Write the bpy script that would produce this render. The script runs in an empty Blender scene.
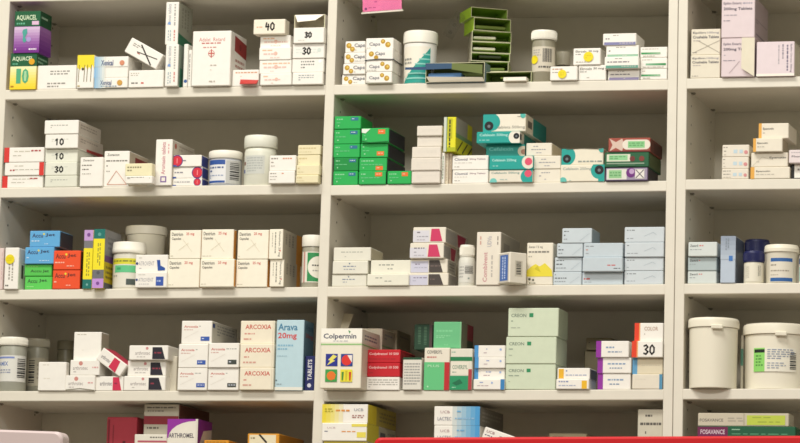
import bpy, math, random
import numpy as np
from mathutils import Matrix, Vector
random.seed(7)
scene = bpy.context.scene
COL = scene.collection

# ------------------------------------------------------------------ camera
W, H, F = 800.0, 443.0, 3782.3
CAM = np.array([2.3582, -7.7622, -1.1065])
YAW, PIT, ROL = .2762, .1292, .0277
_f = np.array([-math.sin(YAW)*math.cos(PIT), math.cos(YAW)*math.cos(PIT), math.sin(PIT)])
_r = np.array([math.cos(YAW), math.sin(YAW), 0.0])
_u = np.cross(_r, _f)
_r, _u = math.cos(ROL)*_r + math.sin(ROL)*_u, -math.sin(ROL)*_r + math.cos(ROL)*_u
def at(px, py, Y=0.0):
    d = _f + _r*((px-W/2)/F) - _u*((py-H/2)/F)
    t = (Y-CAM[1])/d[1]
    p = CAM + d*t
    return float(p[0]), float(p[2])
def pix(x, y, z):
    d = np.array([x, y, z])-CAM
    k = d@_f
    return W/2+F*(d@_r)/k, H/2-F*(d@_u)/k
cam_d = bpy.data.cameras.new('camera')
cam_d.sensor_width = 36.0
cam_d.lens = 36.0*F/W
cam_d.clip_end = 100
cam = bpy.data.objects.new('camera', cam_d)
COL.objects.link(cam)
m = Matrix.Identity(4)
for i in range(3):
    m[i][0], m[i][1], m[i][2], m[i][3] = _r[i], _u[i], -_f[i], CAM[i]
cam.matrix_world = m
scene.camera = cam

# ------------------------------------------------------------------ materials
def lin(c):
    return c/12.92 if c <= .04045 else ((c+.055)/1.055)**2.4
def rgb(h):
    h = h.lstrip('#')
    return tuple(lin(int(h[i:i+2], 16)/255) for i in (0, 2, 4))
MATS = {}
def mat(h, rough=.5, kind='card'):
    key = (h, rough, kind)
    if key in MATS: return MATS[key]
    M = bpy.data.materials.new(kind+'_'+h.strip('#'))
    M.use_nodes = True
    nt = M.node_tree
    b = nt.nodes['Principled BSDF']
    c = rgb(h)
    b.inputs['Roughness'].default_value = rough
    b.inputs['Specular IOR Level'].default_value = .35
    b.inputs['Base Color'].default_value = (*c, 1)
    if kind in ('card', 'laminate', 'plastic', 'room_surface'):
        tc = nt.nodes.new('ShaderNodeTexCoord')
        nz = nt.nodes.new('ShaderNodeTexNoise')
        nz.inputs['Scale'].default_value = {'card': 60, 'laminate': 25, 'plastic': 14, 'room_surface': 30}[kind]
        nz.inputs['Detail'].default_value = 4
        mx = nt.nodes.new('ShaderNodeMix'); mx.data_type = 'RGBA'
        a = .06 if kind != 'plastic' else .03
        mx.inputs['A'].default_value = (*[q*(1-a) for q in c], 1)
        mx.inputs['B'].default_value = (*[min(1, q*(1+a)) for q in c], 1)
        nt.links.new(tc.outputs['Object'], nz.inputs['Vector'])
        nt.links.new(nz.outputs['Fac'], mx.inputs['Factor'])
        nt.links.new(mx.outputs['Result'], b.inputs['Base Color'])
    if kind == 'translucent':
        b.inputs['Transmission Weight'].default_value = .25
        b.inputs['Subsurface Weight'].default_value = .2
        b.inputs['Subsurface Radius'].default_value = (.01, .01, .01)
    if kind == 'clear':
        b.inputs['Transmission Weight'].default_value = 1
        b.inputs['IOR'].default_value = 1.1
        b.inputs['Alpha'].default_value = .45
    MATS[key] = M
    return M

# ------------------------------------------------------------------ mesh builder
class MB:
    def __init__(s): s.v, s.f, s.m, s.mats = [], [], [], []
    def mi(s, M):
        if M not in s.mats: s.mats.append(M)
        return s.mats.index(M)
    def add(s, vs, fs, M):
        o = len(s.v); i = s.mi(M)
        s.v += [tuple(p) for p in vs]
        for f in fs:
            s.f.append(tuple(o+k for k in f)); s.m.append(i)
    def build(s, name, parent=None, loc=(0, 0, 0), rot=None, smooth=False):
        me = bpy.data.meshes.new(name)
        me.from_pydata(s.v, [], s.f)
        for M in s.mats: me.materials.append(M)
        me.polygons.foreach_set('material_index', s.m)
        if smooth:
            me.polygons.foreach_set('use_smooth', [True]*len(s.f))
            try: me.set_sharp_from_angle(angle=math.radians(40))
            except Exception: pass
        me.update()
        o = bpy.data.objects.new(name, me)
        COL.objects.link(o)
        o.location = loc
        if rot: o.rotation_euler = rot
        if parent: o.parent = parent
        return o
    def box(s, x0, x1, y0, y1, z0, z1, M, faces=None, b=.0014):
        """box with softly chamfered edges; faces: dict of override materials"""
        faces = faces or {}
        b = min(b, (x1-x0)*.2, (y1-y0)*.2, (z1-z0)*.2)
        X, Y, Z = (x0, x1), (y0, y1), (z0, z1)
        vs, idx = [], {}
        for i in (0, 1):
            for j in (0, 1):
                for k in (0, 1):
                    sx, sy, sz = (b, -b)[i], (b, -b)[j], (b, -b)[k]
                    for ax in range(3):
                        p = [X[i]+sx, Y[j]+sy, Z[k]+sz]
                        p[ax] = (X, Y, Z)[ax][(i, j, k)[ax]]
                        idx[i, j, k, ax] = len(vs); vs.append(p)
        quads = [('left', 0, 0), ('right', 0, 1), ('front', 1, 0), ('back', 1, 1), ('bottom', 2, 0), ('top', 2, 1)]
        for nm, ax, sd in quads:
            o = [a for a in range(3) if a != ax]
            cyc = [(0, 0), (1, 0), (1, 1), (0, 1)]
            f = []
            for a, c in cyc:
                t = [0, 0, 0]; t[ax] = sd; t[o[0]] = a; t[o[1]] = c
                f.append(idx[t[0], t[1], t[2], ax])
            flip = (sd == 0) ^ (ax == 1)
            if flip: f.reverse()
            s.add([vs[q] for q in f], [(0, 1, 2, 3)], faces.get(nm, M))
        for a in range(3):
            o = [q for q in range(3) if q != a]
            for p in (0, 1):
                for q in (0, 1):
                    t0, t1 = [0]*3, [0]*3
                    for t, e in ((t0, 0), (t1, 1)):
                        t[a] = e; t[o[0]] = p; t[o[1]] = q
                    f = [idx[(*t0, o[0])], idx[(*t1, o[0])], idx[(*t1, o[1])], idx[(*t0, o[1])]]
                    s.add([vs[k] for k in f], [(0, 1, 2, 3)], M)
        for i in (0, 1):
            for j in (0, 1):
                for k in (0, 1):
                    s.add([vs[idx[i, j, k, a]] for a in range(3)], [(0, 1, 2)], M)
    def lathe(s, prof, M, n=40, cap=True):
        vs, fs = [], []
        for r, z in prof:
            for k in range(n):
                a = 2*math.pi*k/n
                vs.append((r*math.cos(a), r*math.sin(a), z))
        for i in range(len(prof)-1):
            for k in range(n):
                fs.append((i*n+k, i*n+(k+1) % n, (i+1)*n+(k+1) % n, (i+1)*n+k))
        if cap:
            fs.append(tuple(range(n-1, -1, -1)))
            fs.append(tuple((len(prof)-1)*n+k for k in range(n)))
        s.add(vs, fs, M)
    def tube(s, pts, r, M, n=6, closed=False):
        pts = [Vector(p) for p in pts]; N = len(pts); vs, fs = [], []
        for i, p in enumerate(pts):
            a = pts[(i-1) % N] if (closed or i) else p
            c = pts[(i+1) % N] if (closed or i < N-1) else p
            t = (c-a).normalized()
            u = t.cross(Vector((0, 0, 1)))
            if u.length < 1e-4: u = t.cross(Vector((0, 1, 0)))
            u.normalize(); w = t.cross(u)
            for k in range(n):
                q = 2*math.pi*k/n
                vs.append(p+u*(r*math.cos(q))+w*(r*math.sin(q)))
        for i in range(N if closed else N-1):
            for k in range(n):
                j = (i+1) % N
                fs.append((i*n+k, i*n+(k+1) % n, j*n+(k+1) % n, j*n+k))
        if not closed:
            fs.append(tuple(range(n))); fs.append(tuple((N-1)*n+k for k in range(n)))
        s.add(vs, fs, M)

# ------------------------------------------------------------------ lettering
TXT = {}
def glyphs(text, bold=False):
    key = (text, bold)
    if key in TXT: return TXT[key]
    c = bpy.data.curves.new('lettering', 'FONT')
    c.body = text; c.size = 1; c.resolution_u = 2; c.fill_mode = 'FRONT' if hasattr(c, 'fill_mode') else c.fill_mode
    if bold: c.offset = .022
    o = bpy.data.objects.new('lettering', c)
    me = o.to_mesh()
    v = np.array([p.co[:2] for p in me.vertices]) if len(me.vertices) else np.zeros((1, 2))
    f = [tuple(p.vertices) for p in me.polygons]
    mn, mx = v.min(0), v.max(0)
    v = (v-mn)/np.maximum(mx-mn, 1e-6)
    o.to_mesh_clear(); bpy.data.objects.remove(o); bpy.data.curves.remove(c)
    TXT[key] = (v, f)
    return TXT[key]
PEN = {'0': [[(.5, .02), (.15, .25), (.1, .7), (.45, .98), (.85, .75), (.88, .3), (.5, .02)]],
       '1': [[(.2, .25), (.55, .03), (.5, .98)]],
       '3': [[(.12, .12), (.55, .02), (.85, .22), (.4, .48), (.88, .72), (.5, .98), (.1, .88)]],
       '4': [[(.3, .02), (.15, .55), (.9, .5)], [(.72, .2), (.65, .98)]],
       '9': [[(.85, .1), (.3, .05), (.15, .4), (.75, .4), (.85, .1), (.7, .98)]]}
def clip(P, ax, val, sgn):
    """keep the part of polygon P with sgn*(coord-val) >= 0"""
    out = []
    for i in range(len(P)):
        a, c = P[i], P[(i+1) % len(P)]
        da, dc = sgn*(a[ax]-val), sgn*(c[ax]-val)
        if da >= 0: out.append(a)
        if (da > 0 and dc < 0) or (da < 0 and dc > 0):
            t = da/(da-dc)
            out.append((a[0]+(c[0]-a[0])*t, a[1]+(c[1]-a[1])*t))
    return out
def soft(col, k):
    """thin print reads paler than its ink"""
    c = [int(col[i:i+2], 16) for i in (1, 3, 5)]
    return '#%02x%02x%02x' % tuple(int(a+(e-a)*k) for a, e in zip(c, (228, 222, 210)))
def decals(mb, specs, mp, w, h):
    """specs in face units (u right, v down, 0..1); mp(u,v,layer) -> 3-D point"""
    asp = w/h
    for L, sp in enumerate(specs):
        k = sp[0]; lay = L+1
        def poly(pts, col, lay=lay):
            M = mat(col, .5, 'ink')
            P = clip(clip(clip(clip(pts, 0, 0, 1), 0, 1, -1), 1, 0, 1), 1, 1, -1)
            if len(P) < 3: return
            if getattr(mp, 'curved', False):
                us = [p[0] for p in P]
                i0, i1 = int(min(us)*24), int(math.ceil(max(us)*24))
                for i in range(i0, max(i1, i0+1)):
                    Q = clip(clip(P, 0, i/24, 1), 0, (i+1)/24, -1)
                    if len(Q) > 2: mb.add([mp(a, c, lay) for a, c in Q], [tuple(range(len(Q)))[::-1]], M)
            else: mb.add([mp(a, c, lay) for a, c in P], [tuple(range(len(P)))[::-1]], M)
        def quad(u0, v0, u1, v1, col, lay=lay):
            poly([(u0, v0), (u1, v0), (u1, v1), (u0, v1)], col, lay)
        def stroke(pts, th, col, lay=lay):
            for (a, b), (c, d) in zip(pts, pts[1:]):
                dx, dy = (c-a)*asp, d-b
                q = math.hypot(dx, dy) or 1
                nx, ny = -dy/q*th/2/asp, dx/q*th/2
                ex, ey = dx/q*th*.3/asp, dy/q*th*.3
                poly([(a-nx-ex, b-ny-ey), (c-nx+ex, d-ny+ey), (c+nx+ex, d+ny+ey), (a+nx-ex, b+ny-ey)], col, lay)
        if k == 'r': quad(*sp[1:6])
        elif k == 'p':
            poly(sp[1], sp[2])
        elif k == 'c':
            _, u, v, r, col = sp
            poly([(u+r*math.cos(t*math.pi/12)/asp, v+r*math.sin(t*math.pi/12)) for t in range(24)], col)
        elif k in 'tT':
            _, u0, v0, u1, v1, s, col = sp
            v, f = glyphs(s, k == 'T')
            mb.add([mp(u0+(u1-u0)*p[0], v1+(v0-v1)*p[1], lay) for p in v], f, mat(soft(col, .12), .5, 'ink'))
        elif k in 'vV':   # reads upwards (v) or downwards (V)
            _, u0, v0, u1, v1, s, col = sp
            v, f = glyphs(s, True)
            if k == 'v': P = [mp(u1-(u1-u0)*(p[1]), v1+(v0-v1)*p[0], lay) for p in v]
            else: P = [mp(u0+(u1-u0)*p[1], v0+(v1-v0)*p[0], lay) for p in v]
            mb.add(P, f, mat(soft(col, .25), .5, 'ink'))
        elif k == 's': stroke(sp[1], sp[2], sp[3])
        elif k == 'f':    # fine print too small to read
            _, u0, v0, u1, v1, n, col = sp
            col = soft(col, .04)
            for i in range(n):
                a = u0; p = (v1-v0)/n
                while a < u1-.03:
                    q = min(u1, a+random.uniform(.06, .2)*max(.5, (u1-u0)))
                    quad(a, v0+p*(i+.2), q, v0+p*(i+.68), col)
                    a = q+.025
                    if i == n-1 and random.random() < .25: break
        elif k == 'F':    # the same running vertically
            _, u0, v0, u1, v1, n, col = sp
            col = soft(col, .04)
            for i in range(n):
                a = v0; p = (u1-u0)/n
                while a < v1-.03:
                    q = min(v1, a+random.uniform(.05, .16)*max(.5, (v1-v0)))
                    quad(u0+p*(i+.2), a, u0+p*(i+.68), q, col)
                    a = q+.025
        elif k == 'b':
            _, u0, v0, u1, v1 = sp[:5]; a = u0; rr = random.Random(3)
            st = (u1-u0)/13
            while a < u1:
                q = st*rr.choice((.5, .8, 1.1)); quad(a, v0, min(u1, a+q), v1, '#2a2a2a'); a += q+st*rr.choice((.5, .8))
        elif k == 'B':
            _, u0, v0, u1, v1 = sp[:5]; a = v0; rr = random.Random(4)
            st = (v1-v0)/13
            while a < v1:
                q = st*rr.choice((.5, .8, 1.1)); quad(u0, a, u1, min(v1, a+q), '#2a2a2a'); a += q+st*rr.choice((.5, .8))
        elif k == 'h':
            _, u0, v0, u1, v1, s, col = sp
            dw = (u1-u0)/len(s)
            for i, ch in enumerate(s):
                for ln in PEN[ch]:
                    stroke([(u0+dw*(i+.08+.84*a), v0+(v1-v0)*b) for a, b in ln], .10, col)
def ramp(u0, v0, u1, v1, c0, c1, n=8, horiz=False):
    """printed colour graduation as thin bands"""
    A, B = [int(c0[i:i+2], 16) for i in (1, 3, 5)], [int(c1[i:i+2], 16) for i in (1, 3, 5)]
    out = []
    for i in range(n):
        t = (i+.5)/n
        c = '#%02x%02x%02x' % tuple(int(a+(b-a)*t) for a, b in zip(A, B))
        if horiz: out.append(('r', u0+(u1-u0)*i/n, v0, u0+(u1-u0)*(i+1)/n, v1, c))
        else: out.append(('r', u0, v0+(v1-v0)*i/n, u1, v0+(v1-v0)*(i+1)/n, c))
    return out
EPS = .00012

def tag(o, label=None, cat=None, group=None, kind=None):
    if label: o['label'] = label
    if cat: o['category'] = cat
    if group: o['group'] = group
    if kind: o['kind'] = kind
    return o
def empty(name, loc, rz=0):
    o = bpy.data.objects.new(name, None); COL.objects.link(o)
    o.empty_display_size = .02; o.location = loc; o.rotation_euler = (0, 0, rz)
    return o

# ------------------------------------------------------------------ shelving
LAM, EDGE, BACK = '#d5cfc1', '#ddd7c8', '#cfc8b6'
DEP, TH = .315, .0225
PX_SHELF = {
 ('L', 0): ((0, 2.0), (328, -3.0)), ('L', 1): ((6, 100.0), (322, 95.4)), ('L', 2): ((0, 198.0), (320, 194.4)),
 ('L', 3): ((0, 300.0), (316, 297.3)), ('L', 4): ((0, 401.4), (312, 401.0)), ('L', 5): ((-12, 506), (308, 507)),
 ('M', 0): ((338, -6.5), (668, -11)), ('M', 1): ((336, 95.0), (666, 90.0)), ('M', 2): ((332, 195.6), (665, 191.3)),
 ('M', 3): ((328, 297.0), (664, 294.8)), ('M', 4): ((324, 401.3), (664, 400.0)), ('M', 5): ((320, 506), (662, 507)),
 ('R', 0): ((688, -12), (1030, -20)), ('R', 1): ((688, 89.0), (1030, 82.5)), ('R', 2): ((687, 190.0), (1030, 188)),
 ('R', 3): ((685, 294.3), (1030, 292)), ('R', 4): ((684, 399.6), (1030, 399)), ('R', 5): ((682, 506), (1030, 507))}
SH = {}
for k, (a, b) in PX_SHELF.items():
    xa, za = at(*a); xb, zb = at(*b)
    SH[k] = (xa, za, xb, zb)
def shelf_top(k, x):
    xa, za, xb, zb = SH[k]
    return za+(zb-za)*(x-xa)/(xb-xa)+TH
PX_PAN = {1: ((10, 0), (-11, 443)), 2: ((328.4, 0), (312, 443)), 3: ((337.3, 0), (322.6, 443)), 4: ((668.8, 0), (662.4, 443)), 5: ((688, 0), (682.4, 443))}
PAN = {}
for k, (a, b) in PX_PAN.items():
    xa, za = at(*a); xb, zb = at(*b)
    PAN[k] = (lambda z, xa=xa, za=za, xb=xb, zb=zb: xa+(xb-xa)*(z-za)/(zb-za))
FLOOR_Z = CAM[2]-1.55
ZT, ZB = .62, FLOOR_Z
m_lam, m_edge, m_back = mat(LAM, .45, 'laminate'), mat(EDGE, .4, 'laminate'), mat(BACK, .6, 'laminate')
m_hole, m_steel = mat('#4a453a', .8, 'ink'), mat('#8a8578', .4, 'metal')
def panel(root, left, right, holes):
    """upright; left/right: functions x(z)"""
    mb = MB(); b = .001
    zs = (ZB, ZT); vs = []
    for z in zs:
        l, r = left(z), right(z)
        vs += [(l, DEP, z), (l, b, z), (l+b, 0, z), (r-b, 0, z), (r, b, z), (r, DEP, z)]
    for i in range(6):
        j = (i+1) % 6
        mb.add([vs[i], vs[j], vs[6+j], vs[6+i]], [(0, 1, 2, 3)], m_edge if i in (1, 2, 3) else m_lam)
    mb.add(vs[6:], [tuple(range(6))[::-1]], m_lam); mb.add(vs[:6], [tuple(range(6))], m_lam)
    if holes:
        for yy in (.05, .268):
            z = -.66
            while z < .5:
                x = right(z)+.0003
                mb.add([(x, yy+.0028*math.cos(t*math.pi/4), z+.0028*math.sin(t*math.pi/4)) for t in range(8)], [tuple(range(8))], m_hole)
                z += .0405
    return mb.build('upright_panel', root)
def shelf(root, key, left, right):
    xa, za, xb, zb = SH[key]
    zf = lambda x: za+(zb-za)*(x-xa)/(xb-xa)
    zc = (za+zb)/2
    l, r = left(zc)-.0004, right(zc)+.0004
    mb = MB(); b = .0016
    prof = [(DEP-.004, 0), (b, 0), (0, b), (0, TH-b), (b, TH), (DEP-.004, TH)]
    vs = [(x, y, zf(x)+z) for x in (l, r) for y, z in prof]
    for i in range(6):
        j = (i+1) % 6
        mb.add([vs[i], vs[6+i], vs[6+j], vs[j]], [(3, 2, 1, 0)], m_edge if i in (1, 2, 3) else m_lam)
    mb.add(vs[:6], [tuple(range(6))], m_lam); mb.add(vs[6:], [tuple(range(6))[::-1]], m_lam)
    o = mb.build('shelf_board', root)
    for yy in (.05, .268):
        pb = MB()
        x = left(zc)
        pb.box(x, x+.009, yy-.004, yy+.004, zf(x)-.0028, zf(x)-.0002, m_steel, b=.0005)
        pb.lathe([(.003, zf(x)-.0045), (.003, zf(x)-.0026)], m_steel, 10)
        n = len(pb.v)
        for q in range(n-20, n): pb.v[q] = (pb.v[q][0]+x+.005, pb.v[q][1]+yy, pb.v[q][2])
        pb.build('shelf_pin', root)
    return o
U1 = empty('shelving_unit', (0, 0, 0)); tag(U1, 'cream laminate shelving unit with two bays, left and middle of the photo', 'shelving unit', 'wall shelving units')
U2 = empty('shelving_unit', (0, 0, 0)); tag(U2, 'cream laminate shelving unit at the right edge holding two large white tubs', 'shelving unit', 'wall shelving units')
sh = lambda fn, d: (lambda z: fn(z)+d)
mid3 = lambda z: (PAN[4](z)+PAN[5](z))/2
panel(U1, sh(PAN[1], -.042), PAN[1], True)
panel(U1, PAN[2], PAN[3], True)
panel(U1, PAN[4], sh(mid3, -.0006), False)
panel(U2, sh(mid3, .0006), PAN[5], True)
R_END = PAN[5](0)+.745
panel(U2, lambda z: R_END, lambda z: R_END+.021, False)
for r in range(6):
    shelf(U1, ('L', r), PAN[1], PAN[2])
    shelf(U1, ('M', r), PAN[3], PAN[4])
    shelf(U2, ('R', r), PAN[5], lambda z: R_END)
def backp(root, x0, x1):
    mb = MB(); mb.box(x0, x1, DEP+.0003, DEP+.006, ZB, ZT, m_back); mb.build('back_panel', root)
backp(U1, PAN[1](0)-.042, PAN[2](0)+.009)
backp(U1, PAN[2](0)+.0096, mid3(0)-.0008)
backp(U2, mid3(0)+.0008, R_END+.021)

# ------------------------------------------------------------------ products
WH = '#ece8df'
class It: pass
def base_z(on, x, hw=.035):
    if isinstance(on, tuple): return max(shelf_top(on, x-hw), shelf_top(on, x+hw))+.0003
    if isinstance(on, list): return max(base_z(o, x) for o in on)
    return on.z1+.0004
def depth_to(xw, zw, spx, Y0):
    lo, hi = 0.0, .6
    for _ in range(40):
        mid = (lo+hi)/2
        if pix(xw, Y0+mid, zw)[0] < spx: lo = mid
        else: hi = mid
    return lo
def fr(w, h, dx=0, ysign=-1):
    def mp(u, v, l): return (dx+(u-.5)*w, -EPS*l, (1-v)*h)
    return mp
def carton(x0, x1, yt, on, label, front=(), side=(), col=WH, s=None, d=.09, o=-.003, yaw=0, sc=None, bc=None,
           group=None, cat='medicine box', name='medicine_carton', stickers=(), left=(), max_d=None, top=None):
    if 0 < o < .028: o *= 1.55
    Y = -o+random.uniform(-.0034, .0034)
    xc = at((x0+x1)/2, yt, Y)[0]
    z0 = base_z(on, xc, (x1-x0)*.0012)
    yb = pix(xc, Y, z0)[1]
    ym = (yt+yb)/2
    xa, xb = at(x0, ym, Y)[0]+.0003, at(x1, ym, Y)[0]-.0003
    xc = (xa+xb)/2
    z1 = at((x0+x1)/2, yt, Y)[1]
    w, h = xb-xa, z1-z0
    if s: d = depth_to(xb, (z0+z1)/2, s, Y)
    d = min(d, DEP-.006-Y)
    if max_d: d = min(d, max_d)
    mb = MB()
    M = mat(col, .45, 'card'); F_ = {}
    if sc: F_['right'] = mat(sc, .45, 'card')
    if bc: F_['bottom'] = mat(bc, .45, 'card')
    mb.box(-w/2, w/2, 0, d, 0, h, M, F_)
    decals(mb, front, fr(w, h), w, h)
    if side:
        def ms(u, v, l): return (w/2+EPS*l, u*d, (1-v)*h)
        decals(mb, side, ms, d, h)
    if left:
        def ml(u, v, l): return (-w/2-EPS*l, (1-u)*d, (1-v)*h)
        decals(mb, left, ml, d, h)
    ob = mb.build(name, None, (xc, Y, z0), (0, 0, math.radians(yaw)))
    tag(ob, label, cat, group)
    for (u, v, r, c) in stickers:
        sb = MB(); decals(sb, [('c', u, v, r, c), ('f', u-r*h/w*.6, v-r*.45, u+r*h/w*.6, v+r*.45, 2, '#d4bd18')], lambda a, b, l: fr(w, h)(a, b, l+14), w, h)
        so = sb.build('price_sticker', ob); so['label'] = 'round yellow sticker'
    I = It(); I.ob, I.z1, I.z0, I.w, I.h, I.d, I.x, I.Y = ob, z1, z0, w, h, d, xc, Y
    return I
def pos_words(i, n):
    if n == 1: return ''
    if n == 2: return ('bottom of', 'top of')[i]
    k = n-1-i
    if i == 0: return 'bottom of'
    if n == 3 and i == 1: return 'middle of'
    return ['top of', 'second from top of', 'third from top of', 'fourth from top of', 'fifth from top of', 'sixth from top of'][k]
def stack(on, desc, where, rows, group=None, **kw):
    """rows bottom to top: (x0, x1, ytop, opts)"""
    out = []
    for i, row in enumerate(rows):
        x0, x1, yt = row[:3]; op = dict(kw)
        if len(row) > 3: op.update(row[3])
        ds = op.pop('desc', desc)
        lb = op.pop('label', None) or (ds+', '+pos_words(i, len(rows))+' '+where if len(rows) > 1 else ds+' '+where)
        it = carton(x0, x1, yt, on, lb, group=group or ('boxes in '+where), **op)
        out.append(it); on = it
    return out
def tilted(corners, on_label, front, col=WH, d=.07, Y=.004, name='medicine_carton', side_top=None, lower=None):
    """a carton lying askew on its neighbours; corners: top-left, top-right, bottom-right, bottom-left in the photo"""
    P = [at(*c, Y) for c in corners]
    cx, cz = sum(p[0] for p in P)/4, sum(p[1] for p in P)/4
    ex = Vector((P[1][0]-P[0][0]+P[2][0]-P[3][0], P[1][1]-P[0][1]+P[2][1]-P[3][1]))/2
    ey = Vector((P[0][0]-P[3][0]+P[1][0]-P[2][0], P[0][1]-P[3][1]+P[1][1]-P[2][1]))/2
    w, h = ex.length, ey.length
    ang = math.atan2(ex[1], ex[0])
    mb = MB(); mb.box(-w/2, w/2, 0, d, -h/2, h/2, mat(col, .45, 'card'), {'top': mat(side_top, .45, 'card')} if side_top else None)
    decals(mb, front, lambda u, v, l: ((u-.5)*w, -EPS*l, (.5-v)*h), w, h)
    ob = mb.build(name, None, (cx, Y, cz), (0, -ang, 0))
    return tag(ob, on_label, 'medicine box', None)
def open_carton(x0, x1, yt, on, label, col, inner, d=.09, o=-.003, yaw=0, group=None, flap=None, content=None, sides=None, wall=.0011):
    Y = -o
    xc = at((x0+x1)/2, yt, Y)[0]
    z0 = base_z(on, xc, (x1-x0)*.0012); yb = pix(xc, Y, z0)[1]; ym = (yt+yb)/2
    xa, xb = at(x0, ym, Y)[0]+.0003, at(x1, ym, Y)[0]-.0003
    xc = (xa+xb)/2; z1 = at((x0+x1)/2, yt, Y)[1]
    w, h = xb-xa, z1-z0; t = wall
    mo, mi_ = mat(col, .5, 'card'), mat(inner, .6, 'card')
    me_ = mat('#cfcba8', .6, 'card')
    mb = MB()
    A = [(-w/2, 0), (w/2, 0), (w/2, h), (-w/2, h)]; B = [(-w/2+t, t), (w/2-t, t), (w/2-t, h-t), (-w/2+t, h-t)]
    for i in range(4):
        j = (i+1) % 4
        mm = mo
        if sides and i == 3: mm = mat(sides, .5, 'card')
        mb.add([(A[i][0], 0, A[i][1]), (A[j][0], 0, A[j][1]), (A[j][0], d, A[j][1]), (A[i][0], d, A[i][1])], [(0, 3, 2, 1)], mm)
        mb.add([(B[i][0], 0, B[i][1]), (B[j][0], 0, B[j][1]), (B[j][0], d-t, B[j][1]), (B[i][0], d-t, B[i][1])], [(0, 1, 2, 3)], mi_)
        mb.add([(A[i][0], 0, A[i][1]), (A[j][0], 0, A[j][1]), (B[j][0], 0, B[j][1]), (B[i][0], 0, B[i][1])], [(0, 1, 2, 3)], me_)
    mb.add([(x, d, z) for x, z in A], [(3, 2, 1, 0)], mo); mb.add([(x, d-t, z) for x, z in B], [(0, 1, 2, 3)], mi_)
    ob = mb.build('open_carton', None, (xc, Y, z0), (0, 0, math.radians(yaw)))
    tag(ob, label, 'open box', group)
    if content:
        for (u0, v0, u1, v1, c, nm) in content:
            cb = MB(); y0 = .006+.004*random.random()
            a, b = -w/2+t+u0*(w-2*t)+.0002, -w/2+t+u1*(w-2*t)-.0002
            cb.box(a, b, y0, d-.012, t+(1-v1)*(h-2*t)+.0002, t+(1-v0)*(h-2*t)-.0002, mat(c, .5, 'card'))
            cb.build(nm, ob)
    if flap:
        for pts, c in flap:
            fb = MB(); vs = [((u-.5)*w, y, (1-v)*h) for u, v, y in pts]
            n_ = len(vs)
            nn = (Vector(vs[1])-Vector(vs[0])).cross(Vector(vs[2])-Vector(vs[0])).normalized()*.0006
            v2 = [tuple(Vector(p)+nn) for p in vs]
            M = mat(c, .5, 'card')
            fb.add(vs+v2, [tuple(range(n_))[::-1], tuple(range(n_, 2*n_))]+[(i, (i+1) % n_, n_+(i+1) % n_, n_+i) for i in range(n_)], M)
            fb.build('flap', ob)
    I = It(); I.ob, I.z1, I.z0, I.w, I.h, I.d, I.x, I.Y = ob, z1, z0, w, h, d, xc, Y
    return I
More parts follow.
